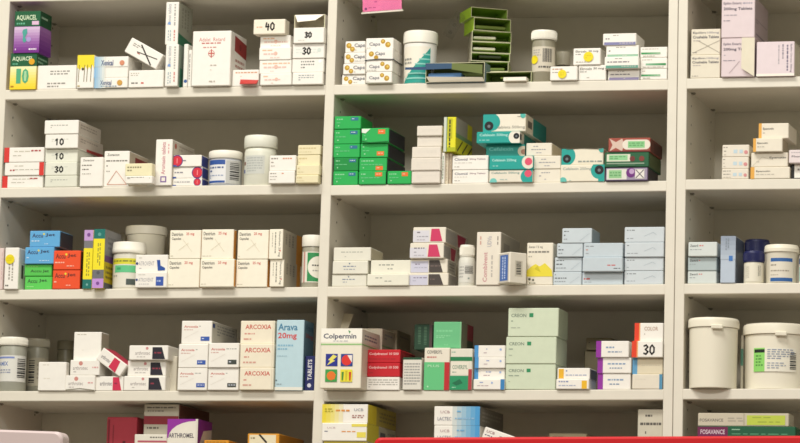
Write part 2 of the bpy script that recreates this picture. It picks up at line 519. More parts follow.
def vessel(x0, x1, yt, on, label, body, cap, split, col=WH, capcol='#ece8da', lab=None, o=-.004, name='tablet_bottle', cat='bottle',
           capname='cap', kind='plastic', Yc=None, extra=(), stickers=(), ribs=False, group=None, tab=False):
    """round container; body: [(r,z)] below split, cap: [(r,z)] above, all in units of the widest radius / full height"""
    Y0 = -o
    xc = at((x0+x1)/2, yt, Y0)[0]
    z0 = base_z(on, xc, (x1-x0)*.0012)
    # centre plane lies one radius behind the front
    R = .03
    for _ in range(4):
        Yc_ = (Y0+R) if Yc is None else Yc
        yb = pix(xc, Yc_, z0)[1]; ym = (yt+yb)/2
        xa, xb = at(x0, ym, Yc_)[0], at(x1, ym, Yc_)[0]
        R = (xb-xa)/2*.965; xc = (xa+xb)/2
    z1 = at((x0+x1)/2, yt+.2, Yc_-R)[1]
    h = z1-z0
    root = empty(name, (xc, Yc_, z0)); tag(root, label, cat, group)
    mb = MB(); mb.lathe([(r*R, z*h) for r, z in body], mat(col, .35, kind), 48); mb.build('body', root, smooth=True)
    cb = MB(); mc = mat(capcol, .4, 'plastic')
    cb.lathe([(r*R, z*h) for r, z in cap], mc, 48)
    if ribs:
        r0 = max(r for r, z in cap)*R; za, zb = cap[0][1]*h, cap[-1][1]*h
        for k in range(60):
            a = 2*math.pi*k/60
            c, s_ = math.cos(a), math.sin(a)
            q = .0008
            cb.add([((r0)*c-q*s_, r0*s_+q*c, za+.15*(zb-za)), (r0*c+q*s_, r0*s_-q*c, za+.15*(zb-za)), (r0*c+q*s_, r0*s_-q*c, za+.8*(zb-za)), (r0*c-q*s_, r0*s_+q*c, za+.8*(zb-za)),
                    ((r0+q)*c, (r0+q)*s_, za+.15*(zb-za)), ((r0+q)*c, (r0+q)*s_, za+.8*(zb-za))], [(0, 4, 5, 3), (4, 1, 2, 5)], mc)
    cb.build(capname, root, smooth=True)
    th0 = math.atan2(CAM[0]-xc, -(CAM[1]-Yc_))   # direction facing the aisle
    def cyl(r, zlo, zhi, amin, amax):
        def mp(u, v, l):
            a = th0+amin+(amax-amin)*u
            q = r+.0003+EPS*l
            return (q*math.sin(a), -q*math.cos(a), zlo+(zhi-zlo)*(1-v))
        mp.curved = True
        return mp
    if lab:
        # lab: (zlo,zhi, u0px,u1px as fraction of diameter, r, colour, specs)
        zlo, zhi, f0, f1, r, lc, specs = lab
        amin, amax = math.asin(max(-1, min(1, 2*f0-1))), math.asin(max(-1, min(1, 2*f1-1)))
        mp = cyl(r*R, zlo*h, zhi*h, amin, amax)
        lb = MB(); n = 24; M = mat(lc, .5, 'ink')
        vs = [mp(i/n, v, 0) for i in range(n+1) for v in (1, 0)]
        lb.add(vs, [(2*i, 2*i+2, 2*i+3, 2*i+1) for i in range(n)], M)
        decals(lb, specs, mp, r*R*(amax-amin), (zhi-zlo)*h)
        lo_ = lb.build('label', root)
        for (u, v, rr, c) in stickers:
            sb = MB(); decals(sb, [('c', u, v, rr, c)], lambda a, b, l: mp(a, b, l+14), r*R*(amax-amin), (zhi-zlo)*h)
            so = sb.build('price_sticker', lo_); so['label'] = 'round yellow sticker'
    if tab:
        tb = MB(); a = th0+.12; r0 = max(r for r, z in cap)*R
        zt = cap[1][1]*h
        tb.box(-.012, .012, -.006, .002, -.006, .003, mat(capcol, .4, 'plastic'), b=.002)
        tb.build('pull_tab', root, (r0*math.sin(a), -r0*math.cos(a), zt), (0, 0, a))
    I = It(); I.ob, I.z1, I.z0, I.w, I.h, I.x, I.Y, I.R = root, z1, z0, 2*R, h, xc, Y0, R
    return I
# ================================================================== LEFT BAY, TOP SHELF
K, RED, GR = '#3a3a3a', '#b8443a', '#8d8a82'
s1 = ('L', 1)
grn = '#1d5a38'
aq_front = lambda body, c2: [('r', 0, 0, 1, .365, grn), ('T', .06, .09, .86, .23, 'AQUACEL', '#c9dcb8'), ('f', .08, .26, .62, .34, 1, '#5fae8c')]
lo = carton(10.2, 36.5, 53.2, s1, 'yellow and green dressing carton printed 10, beneath the purple one, left end of top shelf',
    aq_front(0, 0) + ramp(0, .365, 1, 1, '#ebe8bc', '#ecce26', 8) + [('T', .24, .43, .42, .84, '1', '#3f9f70'), ('T', .46, .43, .72, .84, '0', '#3f9f70'), ('r', .55, .5, .63, .77, '#a5d0a0'), ('f', .04, .88, .92, .97, 1, '#a8741a'), ('c', .82, .24, .085, '#d9a021')],
    [('r', 0, 0, 1, .365, '#1a4d31'), ('f', .1, .08, .9, .28, 2, '#7fa98c')] + ramp(0, .365, 1, 1, '#cfc48e', '#d0a41c', 6), col='#e3c860', s=47.5, o=.001, name='dressing_carton', cat='dressing box', group='dressing cartons at the left end')
carton(14.3, 40, 11.2, lo, 'purple and green dressing carton on top of the yellow one, left end of top shelf',
    aq_front(0, 0)[:2] + [('f', .08, .26, .6, .34, 1, '#5fae8c'), ('r', .68, .24, .95, .33, '#d7b6cf')] + ramp(0, .375, 1, 1, '#d3bdd6', '#6b2180', 9) + [('p', [(.36, .44), (.5, .42), (.52, .52), (.44, .62), (.5, .72), (.4, .76), (.34, .7), (.36, .6), (.32, .5)], '#4b9d92'), ('c', .58, .68, .06, '#a893c8'), ('f', .06, .88, .36, .96, 1, '#e9dcec'), ('f', .6, .88, .9, .96, 1, '#e9dcec')],
    [('r', 0, 0, 1, .365, '#174a2d'), ('f', .1, .1, .9, .2, 1, '#9db9a0')] + ramp(0, .365, 1, 1, '#9d6ca8', '#5a1a70', 6), col='#6b2a80', s=51, o=.001, name='dressing_carton', cat='dressing box', group='dressing cartons at the left end')
carton(37.2, 76.3, 65.4, s1, 'wide plain white carton with two small text blocks, right of the yellow dressing carton',
    [('f', .33, .2, .83, .42, 2, GR), ('f', .26, .70, .76, .95, 2, GR)], d=.11)
carton(77, 94, 55, s1, 'slim upright white carton with jagged yellow top, left of the blue and white pair',
    [('p', [(0, 0), (1, 0), (1, .42), (.9, .3), (.82, .44), (.7, .36), (.62, .46), (.5, .34), (.4, .46), (.28, .36), (.18, .45), (0, .38)], '#ecd634')] + [('s', [(u, .3), (u-.03, .8)], .02, '#6d6030') for u in (.12, .45, .62, .85)] + [('c', .34, .42, .04, '#4d4630'), ('f', .05, .9, .9, .97, 1, '#b9a66a')], d=.10, o=.002)
xl = [('T', .2, .16, .56, .42, 'Xenical', '#3b4f7d'), ('c', .82, .3, .12, '#d18a6a')]
blue_f = ramp(0, 0, .34, 1, '#8db8d8', '#e6e3d6', 6, True)
lo = carton(94.2, 127.5, 77.8, s1, 'low blue and white carton under the taller one, left bay top shelf', blue_f + [('T', .18, .25, .52, .7, 'Xenical', '#4a5a82'), ('c', .77, .5, .28, '#c99a4a'), ('f', .2, .75, .7, .92, 1, '#7a93ae')], bc='#b7c4cc', o=.002, group='blue and white cartons')
carton(94.2, 128.2, 56.6, lo, 'blue and white carton with an orange dot, stacked on a lower matching one',
    blue_f + xl + [('r', 0, .47, 1, .49, '#a9a89c')] + ramp(0, .49, .3, 1, '#7fb0d8', '#dfe0d8', 5, True), o=.004, group='blue and white cartons')
a6 = carton(128.4, 163.5, 70.2, s1, 'white carton lying beneath the tilted box, left bay top shelf', [('f', .06, .12, .3, .35, 2, '#b9b4a4'), ('f', .08, .66, .32, .84, 1, '#77746c'), ('f', .36, .66, .64, .84, 1, '#c9564a')], d=.1, o=.001)
tilted([(132, 37.2), (163, 55), (156, 69.4), (124.3, 51.6)], 'white carton tilted askew with a black pen cross on its end', [('f', .12, .2, .42, .44, 2, '#8d8a80'), ('s', [(.34, .12), (.82, .93)], .09, '#37342f'), ('s', [(.32, .62), (.9, .42)], .06, '#4a4640'), ('f', .34, .62, .6, .74, 1, '#b8594a')], d=.075, Y=-.001)
tall = [('v', .16, .04, .42, .55, 'Zinnat tablets', '#9aa0a8'), ('F', .6, .05, .85, .6, 1, '#a9a7a0'), ('c', .3, .5, .035, '#7a9ccf'), ('F', .18, .66, .5, .95, 2, '#9db0b5'), ('F', .62, .66, .84, .92, 1, '#d08a80')]
lo = carton(165.2, 178.4, 44.4, s1, 'tall slim white carton with vertical print, beneath a matching upright one', tall, [('r', 0, 0, 1, 1, '#8f9a8c'), ('r', .3, .55, 1, 1, '#3c7a60')], s=183.5, o=.007, group='tall slim cartons standing on end')
carton(165.4, 178.6, 2, lo, 'tall slim white carton with vertical print, standing on top of its twin', tall, [('r', 0, 0, 1, 1, '#9a9a8a'), ('p', [(0, .72), (1, .82), (1, 1), (0, 1)], '#2f6d50'), ('F', .2, .1, .8, .6, 3, '#7d7d70')], s=192, o=.005, group='tall slim cartons standing on end')
carton(183.2, 187.8, 44, s1, 'thin white carton standing on edge left of the big plain white carton', [('c', .6, .86, .04, '#3d5f9a')], d=.09, o=.001)
carton(188, 191.6, 50, s1, 'second thin white carton on edge touching the big white carton', [('F', .2, .1, .7, .8, 1, '#7d7d78')], d=.09, o=-.002)
carton(192, 230.6, 31, s1, 'large white carton with red print and a round cross emblem',
    [('t', .17, .12, .84, .19, 'Adalat  Retard', '#c05a50'), ('f', .24, .20, .78, .25, 1, '#c2726a'), ('f', .28, .28, .62, .32, 1, '#cc8a82'), ('c', .5, .41, .062, '#c98a82'), ('c', .5, .41, .05, '#e6dfd2'), ('s', [(.5, .34), (.5, .48)], .02, '#c05a50'), ('s', [(.43, .41), (.57, .41)], .02, '#c05a50'), ('f', .48, .61, .88, .64, 1, '#b5aea2'), ('f', .48, .7, .66, .72, 1, '#c0b8aa'), ('f', .46, .9, .66, .94, 1, '#b5aea2')],
    [('p', [(.25, .05), (1, .12), (1, .4), (.25, .33)], '#9c3a38'), ('c', .6, .22, .06, '#7a2a2a'), ('f', .3, .45, .9, .75, 3, '#b58a80')], s=246, o=.006, name='large_medicine_carton')
a10 = carton(232, 258.8, 69.8, s1, 'small white carton with a red flap sticking out, right of the large white carton', [('f', .12, .1, .95, .26, 1, '#cf9a7a'), ('f', .3, .35, .8, .45, 1, '#d8c0b0')], d=.09, o=.0)
fb = MB(); fw, fh = a10.w, a10.h
vs = [(-.18*fw, -.0006, .42*fh), (.5*fw, -.001, .36*fh), (.52*fw, -.02, -.0*fh+.002), (-.1*fw, -.02, .002)]
fb.add(vs+[(x, y+.0012, z-.0008) for x, y, z in vs], [(3, 2, 1, 0), (4, 5, 6, 7), (0, 1, 5, 4), (1, 2, 6, 5), (2, 3, 7, 6), (3, 0, 4, 7)], mat('#b52a26', .5, 'card'))
fo = fb.build('flap', a10.ob); fo['label'] = 'loose red flap'
oran = [('f', .1, .15, .95, .36, 1, '#dfb594'), ('c', .52, .5, .15, '#e0b5a2'), ('f', .14, .42, .9, .66, 1, '#e0bcb0'), ('f', .35, .75, .7, .9, 1, '#e2c6ba')]
orw = 'orange printed stack, top shelf'
st = stack(s1, 'white carton with orange print', orw, [
    (260, 291.6, 73.6, dict(o=.003)), (259.2, 291.5, 60.2, dict(o=.002)), (259, 291, 47.2, dict(o=.002)), (260, 290.6, 35.4, dict(o=-.006))], front=oran, d=.1)
carton(253.4, 285.2, 19.3, st[-1], 'white carton penned 40 overhanging the orange printed stack', [('f', .1, .45, .95, .6, 1, '#d9a07a')] + [('h', .36, .22, .68, .74, '40', '#26211d')], col='#e9e2cf', s=289.5, o=.004, group='orange printed stack')
w30 = 'stack against the upright, left bay top shelf'
st = stack(s1, 'white carton', w30, [
    (292.2, 323, 72.6, dict(o=.008, label='white carton with small grey print at the bottom of the stack against the upright', front=[('f', .2, .15, .7, .7, 3, '#9aa0a0')])),
    (292, 323.8, 58.6, dict(o=.003, label='glossy white carton with grey print, second from bottom against the upright, top shelf', front=[('f', .28, .12, .7, .75, 3, '#7d807c'), ('c', .88, .2, .12, '#fbfaf2')])),
    (292.6, 324.4, 43.8, dict(o=.006, desc='white carton clearly penned 30', front=[('f', .1, .3, .9, .7, 2, '#d8dcd4'), ('h', .3, .26, .58, .72, '30', '#22201d'), ('c', .84, .45, .14, '#cfd8cf')], label='white carton clearly penned 30 beneath the other penned box, against the upright')),
    (293.4, 324.2, 27.6, dict(o=.008, label='white carton faintly penned 30 beneath the open white box, against the upright', front=[('h', .36, .3, .6, .64, '30', '#5a5a56'), ('f', .15, .75, .9, .88, 1, '#cfccc0')]))], d=.1)
open_carton(294.2, 325, 14.6, st[-1], 'open empty white carton with lifted flap on top of the stack against the upright', '#ece8df', '#e3dcc8', d=.05, o=.004, group='boxes in '+w30,
    flap=[([(.16, .60, -.012), (.74, .50, -.012), (.97, .03, -.0008), (.03, .03, -.0008)], '#ece6d6')], wall=.0016)

# ================================================================== MIDDLE BAY, TOP SHELF
m1 = ('M', 1)
def caps(flip, t='Caps'):
    g = '#b8902e'; g2 = '#d8b85a'
    if not flip: return [('c', .18, .38, .24, g), ('c', .20, .34, .12, g2), ('c', .36, .7, .22, g), ('c', .36, .66, .1, g2), ('T', .46, .2, .98, .62, 'Caps', '#6f6f78'), ('f', .5, .7, .95, .85, 1, '#bdbab0')]
    return [('c', .62, .3, .2, g), ('c', .62, .27, .09, g2), ('c', .80, .58, .24, g), ('c', .82, .54, .11, g2), ('T', .12, .36, .52, .74, 'Caps', '#83838a'), ('f', .04, .78, .4, .92, 1, '#c4c1b5')]
def caps2():
    g = '#b8902e'; g2 = '#d8b85a'
    return [('c', .2, .4, .24, g), ('c', .2, .36, .1, g2), ('c', .38, .72, .2, g), ('T', .34, .2, .7, .6, 'Caps', '#6f7078')]
cw = 'four stacked against the left upright'
stack(m1, 'white carton with gold capsule emblem', cw, [(341.8, 365.4, 74.8), (343, 365.4, 63.6), (344.2, 365.4, 52.6), (345.2, 365.4, 41.2, dict(o=-.006))], front=caps(0), d=.1)
rb = stack(m1, 'white carton with gold capsule emblem', 'four in a rubber band', [
    (365.8, 392, 72, dict(front=caps(1))), (365.8, 392.6, 60.6, dict(front=caps(1))), (365.8, 393.2, 49.4, dict(front=caps2())), (365.8, 393.6, 38, dict(front=caps(1)))], s=402, o=.007, d=.1)
q = rb[2]; bb = MB(); e = .0016
x0_, x1_, y0_, y1_ = q.x-q.w/2-e, q.x+q.w/2+e, q.Y-e, q.Y+q.d+e
zz = q.z0+.0015
bb.tube([(x0_, y0_, zz-.001), ((x0_+x1_)/2, y0_-.0003, zz+.0012), (x1_, y0_, zz), (x1_, (y0_+y1_)/2, zz-.001), (x1_, y1_, zz), (x0_, y1_, zz), (x0_, (y0_+y1_)/2, zz)], .0011, mat('#3f4148', .6, 'rubber'), 6, True)
tag(bb.build('rubber_band'), 'dark rubber band stretched round the gold emblem cartons beside the white tub', 'rubber band')
tri = [('p', [(1.0, .02), (1.0, 1), (.0, 1)], '#2d978a')] + [('p', [(1-.98*(v+.04), v), (1.0, v), (1.0, v+.04), (1-.98*(v+.08), v+.04)], '#8ccabd') for v in (.2, .33, .46, .59, .72, .85)] + [('f', .06, .30, .36, .5, 2, '#8f8f8a')]
vessel(403, 437.6, 29.2, m1, 'large white plastic tub with a teal striped triangle, middle bay top shelf', [(.86, 0), (.92, .01), (.93, .02), (.95, .74), (.95, .76)], [(.97, .77), (1.0, .78), (1.0, .95), (.97, .985), (.9, 1.0)], .77,
    lab=(.03, .70, .03, .80, .953, '#e9e2d2', tri), o=-.012, name='plastic_tub', cat='tub', capname='lid')
# stack of opened green cartons
gc, gi, gs = '#b4c07c', '#9cbc4c', '#b0d83c'
gw = 'stack of open green cartons'
on = m1; GG = 'opened green cartons'
olist = [(473, 508, 71.6, 0, '#b9b29a', '#9cbc4c'), (471.5, 508, 61.6, 10, '#b9b29a', gi), (471.5, 509.5, 53.2, 20, '#b9b29a', gi), (472, 510.5, 42.2, 20, '#b9b29a', gi), (472.5, 511, 31.4, 20, '#b9b29a', gi), (473.8, 511, 18.4, 29, gs, gi), (470.8, 508, 8.2, 32, gs, gi)]
nm = ['bottom of', 'sixth from top of', 'fifth from top of', 'fourth from top of', 'third from top of', 'second from top of', 'top of']
for i, (x0, x1, yt, yw, sd, inn) in enumerate(olist):
    cont = []
    if i in (3, 4): cont = [(.03, .42, .62, .72, '#d8d3bd', 'leaflet')]
    if i in (2,): cont = [(.2, .1, .8, .55, '#3c4424', 'blister_pack')]
    if i in (1, 5): cont = [(.05, .55, .9, .85, '#6c7c34', 'blister_pack')]
    it = open_carton(x0, x1, yt, on, 'open ended green carton, '+nm[i]+' the tall stack of opened green cartons', gc, inn, d=.085, o=-.068, yaw=yw, sides=sd, content=cont, group=GG)
    on = it
# clear blister sticking out behind the stack
bm = MB(); bx, bz = at(459.5, 33, .12)
bm.box(-.012, .012, -.002, .002, -.03, .03, mat('#d8d8cc', .2, 'clear'), b=.0015)
for i in range(3):
    bm.lathe([(.0045, 0), (.003, .003)], mat('#c8c8bc', .2, 'clear'), 10)
    for q_ in range(len(bm.v)-20, len(bm.v)):
        a_, b_, c_ = bm.v[q_]; bm.v[q_] = (a_, -.002-c_, b_-.018+.018*i)
bo = bm.build('blister_pack', it.ob)
bo.matrix_parent_inverse = Matrix.Identity(4)
bo.location = (-it.w/2-.022, .05, -.012); bo.rotation_euler = (0, .5, -.3)
open_carton(425.5, 484.6, 62.6, m1, 'flattened blue and green carton lying open between the white tub and green stack', '#7a8f9c', '#7a8648', d=.05, o=.008, yaw=0, sides='#3f6f9a',
    content=[(.02, .5, .6, .75, '#5a84b4', 'blister_pack')],
    flap=[([(0, .02, -.003), (.45, .04, -.004), (.45, .32, -.004), (0, .34, -.003)], '#34506e'), ([(.45, .04, -.004), (.97, .14, -.003), (.97, .62, -.003), (.45, .36, -.004)], '#66713a'), ([(.02, .72, -.005), (.98, .80, -.005), (1.0, .99, -.0015), (.07, .99, -.0015)], '#d9d0bc'), ([(-.34, .22, -.006), (0, .2, -.004), (0, .36, -.004), (-.34, .34, -.006)], '#2e4a70')])
open_carton(485.6, 531.5, 71.8, m1, 'squashed green carton lying open in front of the green stack, beside brown bottle', '#93a858', '#6a8236', d=.05, o=-.008, sides='#6f7a3a', content=[(.3, .45, .62, .6, '#7b8a3c', 'blister_pack')])
wb = MB(); wx, wz = at(515.5, 83.5, -.003); wz = shelf_top(m1, wx)+.0003
wb.box(-.0255, .0255, 0, .03, 0, .0085, mat('#efe9da', .5, 'card'), b=.001); decals(wb, [('f', .1, .2, .8, .6, 1, '#d5cfc0')], lambda u, v, l: ((u-.5)*.05, -EPS*l, (1-v)*.0085), .05, .0085)
tag(wb.build('folded_leaflet', None, (wx, -.0105, wz)), 'small flat white folded leaflet lying in front of the open green cartons', 'leaflet')
blab = [('b', .48, .08, .82, .62), ('f', .1, .1, .42, .5, 4, '#a9a49a'), ('f', .34, .75, .9, .9, 1, '#55524c')]
vessel(531, 556.6, 29.2, m1, 'tall grey translucent bottle with white cap and yellow sticker, middle bay top shelf', [(.90, 0), (.95, .02), (.95, .68), (.93, .74), (.90, .78), (.88, .82)], [(.98, .825), (1.0, .84), (1.0, .98), (.96, 1.0)], .82, col='#a8a28c',
    lab=(.20, .68, .03, .95, .953, '#cdc5b2', blab), o=-.004, kind='translucent', ribs=True, stickers=[(.17, .52, .17, '#e6d31c')])
vessel(555.5, 570, 51, m1, 'small white capped bottle half hidden behind the yellow stickered cartons', [(.95, 0), (.97, .02), (.97, .6), (.9, .66)], [(1, .68), (1, .97), (.95, 1)], .66, col='#9a937c', capcol='#cfc8b4', Yc=.17, kind='translucent')
el = [('T', .08, .12, .48, .26, 'Eltroxin', '#55544c'), ('T', .56, .12, .92, .26, '50 mcg', '#55544c'), ('f', .08, .32, .7, .42, 1, '#8d8a80'), ('f', .1, .78, .6, .88, 1, '#aaa598')]
lo1 = carton(550, 577.4, 66.4, m1, 'white carton with yellow dot at the bottom left of the stickered trio', [('f', .08, .12, .92, .28, 1, '#b98a70'), ('f', .08, .36, .9, .5, 1, '#9d988c')], d=.09, o=.003, stickers=[(.45, .55, .31, '#e6d31c')], group='yellow stickered cartons')
lo2 = carton(578.4, 606.2, 65.2, m1, 'white carton without sticker at the bottom right of the yellow stickered trio', [('T', .05, .14, .48, .32, 'Eltroxin', '#55544c'), ('T', .54, .14, .92, .32, '50 mcg', '#55544c'), ('f', .05, .38, .8, .48, 1, '#77746a'), ('f', .3, .76, .7, .86, 1, '#aaa598')], d=.09, o=.001, group='yellow stickered cartons')
carton(573.2, 600.6, 48.2, [lo1, lo2], 'white carton with yellow dot on top of the stickered trio', el, s=606, o=.002, stickers=[(.56, .52, .3, '#e6d31c')], group='yellow stickered cartons')
band = lambda c: [('f', .3, .1, .62, .24, 1, '#9a948c'), ('f', .08, .36, .72, .56, 1, '#6f6a72'), ('r', .04, .74, .98, .98, c), ('f', .5, .78, .92, .9, 1, '#c9c4bc')]
stack(m1, 'white carton with tinted lower band', 'stack of four beside the bottle, middle bay top shelf', [
    (607.8, 639.6, 69.6, dict(front=band('#8d86a8'), desc='white carton with purple band', label='white carton with purple band at the bottom of the stack of four')),
    (604.4, 638.9, 56.6, dict(front=band('#5f9a86'), o=.006, label='white carton with strong green band, third from top in the stack of four')),
    (606, 639, 45.4, dict(front=band('#8fb39a'), o=.001, label='white carton with faint green band, second from top in the stack of four')),
    (602.8, 636.4, 33.4, dict(front=band('#7f7fa8'), o=.003, label='white carton with violet band on top of the stack of four'))], d=.085, group='banded cartons in the stack of four')
gl = lambda k: [('f', .06, .12, .7, .26, 1, '#a59f90')] + ramp(.03 if k else .2, .5, .75 if k else .95, .68, '#2f8a4a' if k else '#8fb89a', '#9fc09f' if k else '#2f8a4a', 6, True) + [('f', .1, .78, .9, .9, 1, '#a9a595')]
stack(m1, 'green striped white carton', 'stack touching the double upright, top shelf', [
    (640.2, 667.2, 69, dict(front=gl(1))), (640.2, 667.4, 57.8, dict(front=gl(0))), (640.2, 667.4, 47, dict(front=gl(1), o=-.004))], d=.08)
# pink card in a clear ticket holder on the board above
tx, tz = at(382, -1.2, -.004)
troot = empty('ticket_holder', (tx, -.004, tz)); tag(troot, 'clear plastic ticket holder with bright pink card hanging above the white tub', 'ticket holder')
tb = MB(); hw, hh = .047, .027
tb.box(-hw, hw, -.0012, -.0004, -hh, hh, mat('#f1efe6', .15, 'clear'), b=.0003); tb.box(-hw, hw, .0022, .003, -hh, hh+.006, mat('#e8e6dc', .2, 'clear'), b=.0003)
tb.box(-hw, hw, -.0012, .003, -hh-.0035, -hh, mat('#d9d4c6', .3, 'plastic'), b=.0004)
so = tb.build('sleeve', troot)
cb_ = MB(); cb_.box(-hw+.003, hw-.003, .0004, .0014, -hh+.001, hh-.001, mat('#ea78ac', .5, 'card'), b=.0002)
decals(cb_, [('c', .08, .88, .055, '#7a2a6a'), ('f', .15, .8, .8, .9, 1, '#c9488a'), ('f', .3, .55, .6, .68, 1, '#c9488a')], lambda u, v, l: ((u-.5)*.088, .0004-EPS*l, (.5-v)*.052), .088, .052)
cb_.build('pink_card', troot)
troot.rotation_euler = (0, -.05, 0)

# ================================================================== RIGHT BAY, TOP SHELF
r1 = ('R', 1)
MAUVE = '#d8c8ca'
ep = [('T', .06, .1, .5, .2, 'Epilim', '#4a4650'), ('T', .54, .1, .95, .2, '100mg', '#8d8890'), ('T', .06, .25, .95, .36, 'Crushable Tablets', '#4a4650'), ('f', .08, .42, .6, .48, 1, '#a59c9c'), ('f', .05, .88, .3, .93, 1, '#88827c')]
stack(r1, 'cream carton with black print', 'pair beside the double upright, right bay top shelf', [
    (690.4, 720.2, 55, dict(front=ep, label='plain cream carton under the crossed one, beside the double upright, right bay')),
    (691, 720.4, 29, dict(front=ep + [('s', [(.1, .9), (.98, .45)], .014, '#8a8272'), ('s', [(.25, .45), (.98, .92)], .014, '#8a8272')], label='cream carton scored with a diagonal cross, on a matching carton, right bay'))], d=.1, col='#ddd5c2', group='cream cartons beside the double upright')
ep2 = [('T', .06, .12, .6, .2, 'Epilim Enteric', '#4a4252'), ('f', .64, .12, .92, .2, 1, '#9a92a0'), ('T', .06, .25, .92, .34, '200mg Tablets', '#3f3848'), ('f', .08, .42, .5, .47, 1, '#a098a0'), ('f', .06, .56, .75, .6, 1, '#8d8590')]
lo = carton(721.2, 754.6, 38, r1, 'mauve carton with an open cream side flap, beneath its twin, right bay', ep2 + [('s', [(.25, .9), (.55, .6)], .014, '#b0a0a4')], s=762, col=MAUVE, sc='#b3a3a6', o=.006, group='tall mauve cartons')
fb = MB(); w_, h_ = lo.w, lo.h
vs = [(w_/2, -.0005, h_), (w_/2-.026, -.008, h_*.99), (w_/2-.026, -.010, h_*.20), (w_/2, -.0005, 0.0)]
fb.add(vs+[(x, y-.0008, z) for x, y, z in vs], [(0, 1, 2, 3), (7, 6, 5, 4), (0, 4, 5, 1), (1, 5, 6, 2), (2, 6, 7, 3), (3, 7, 4, 0)], mat('#e6dec8', .5, 'card'))
fb.build('flap', lo.ob)
carton(721.4, 755, -3, lo, 'mauve carton standing on top of the one with the open flap', ep2, [('f', .1, .5, .9, .62, 2, '#857880'), ('r', .1, .86, .95, .9, '#7a6d78')], s=768, col=MAUVE, sc='#b0a0a4', o=.005, group='tall mauve cartons')
carton(756.4, 794.6, 41.6, r1, 'mauve white carton on its side with sideways print, right of the flapped one',
    [('V', .88, .08, .94, .9, 'Epilim Chrono 300mg', '#4a4258'), ('F', .78, .1, .86, .85, 1, '#6a6278'), ('F', .66, .08, .74, .5, 1, '#8d8590'), ('F', .56, .1, .62, .7, 1, '#a8a0a6'), ('r', 0, .93, 1, 1, '#efe8dc')], s=800, col='#dccdd0', sc='#c9c2b0', o=.007)
# ================================================================== LEFT BAY, SECOND SHELF
s2 = ('L', 2)
re_ = lambda right: ([('r', 0, 0, .13, 1, '#d23a34')] if not right else [('r', .88, 0, 1, 1, '#d23a34')]) + [('f', .25, .2, .9, .36, 1, '#c4bfae'), ('f', .22, .5, .95, .62, 1, '#b9b5a6'), (('f', .68, .14, .92, .34, 1, '#a8383a') if not right else ('f', .14, .5, .45, .72, 1, '#a8383a'))]
stack(s2, 'white carton with red end', 'stack of three at the far left, second shelf', [
    (2.2, 43, 175.8, dict(front=re_(0))), (4.5, 44, 162.4, dict(front=re_(1), o=-.004)), (4.2, 44, 147.4, dict(front=re_(0), o=-.005))], d=.1)
pen = lambda t: [('f', .2, .3, .75, .55, 2, '#c9ccc0'), ('h', .29, .32, .58, .76, t, '#22211e')]
gp = [('f', .18, .3, .7, .6, 2, '#a9aba2')]
stack(s2, 'pale carton', 'tall stack of five, left bay second shelf', [
    (44.6, 77, 175.6, dict(front=gp, desc='pale carton without pen marks', col='#dcdccc')), (45, 77, 162.2, dict(front=pen('30'), desc='pale carton penned 30', col='#dfdfd0')), (45, 77.6, 149, dict(front=pen('10'), desc='pale carton penned 10', col='#dfdfd0')),
    (45, 78, 134.2, dict(front=pen('10'), desc='pale carton messily penned', s=103, sc='#cfc4b8', side=[('p', [(.35, .82), (1, .72), (1, 1), (.35, 1)], '#a83a38'), ('f', .1, .2, .8, .55, 2, '#a59a8e')], o=.004)),
    (44.4, 78.6, 120.2, dict(front=gp, desc='pale carton without pen marks', s=101, sc='#cfc6ba', o=.002, side=[('f', .1, .2, .8, .6, 2, '#a59a8e')]))], d=.1, group='boxes in the tall pale stack of five')
an = [('T', .12, .07, .6, .14, 'Zomacton', '#55524a'), ('f', .08, .24, .92, .32, 1, '#77736a'), ('f', .1, .38, .4, .46, 1, '#5a564e'), ('f', .1, .54, .5, .6, 1, '#a5a094')]
carton(79.8, 103, 157.2, s2, 'cream upright carton with small black text, right of the pale stack of five', an, d=.08, o=.001)
carton(103.8, 129.2, 151, s2, 'cream upright carton with a drawn triangle outline, left bay second shelf', an + [('s', [(.5, .56), (.92, .94)], .014, '#c98a70'), ('s', [(.92, .94), (.15, .94)], .014, '#c98a70'), ('s', [(.15, .94), (.5, .56)], .014, '#c98a70')], [('r', .3, .12, 1, .36, '#8e3434')], s=148, sc='#c9bca8', o=.0)
stack(s2, 'small cream carton with black print', 'pair leaning in front of the triangle carton', [
    (125.4, 152.4, 175.8, dict(front=[('f', .06, .12, .7, .45, 2, '#77746a'), ('c', .9, .3, .06, '#a9b58a')])), (125, 152.2, 163.4, dict(front=[('f', .08, .2, .6, .7, 2, '#8a8364')], col='#e6dfb8'))], d=.022, o=.024, group='small cream cartons in the pair')
carton(155.2, 172, 139.4, s2, 'tall white carton with vertical red print, left bay second shelf', [('v', .36, .06, .6, .76, 'Aromasin tablets', '#b86a78'), ('F', .72, .1, .86, .36, 1, '#d89a9a'), ('r', .34, .8, .7, .93, '#7a5a9a'), ('r', .41, .825, .63, .905, '#e6e0d6')], [('c', .15, .12, .06, '#b85a4a'), ('f', .3, .06, .9, .2, 2, '#b5a898')], s=194, sc='#d2cabc', o=.004)
rd = lambda left: [('c', .13 if left else .84, .5, .52, '#4a2a7a'), ('c', .13 if left else .84, .5, .44, '#cf3140'), ('s', [(.13 if left else .84, .3), (.13 if left else .84, .7)], .08, '#e88a90'), ('f', .34 if left else .06, .38, .9 if left else .64, .6, 1, '#85848c'), ('r', 0, .86, .12, 1, '#34509a')]
stack(s2, 'white carton with red roundel', 'blue sided stack beside the short tub', [
    (172.6, 202, 178.4, dict(front=rd(0))), (172.8, 202.2, 167, dict(front=rd(0))), (173.4, 201.6, 155, dict(front=rd(1), o=.0))], s=208.4, sc='#2f3f8a', d=.1, group='red roundel cartons')
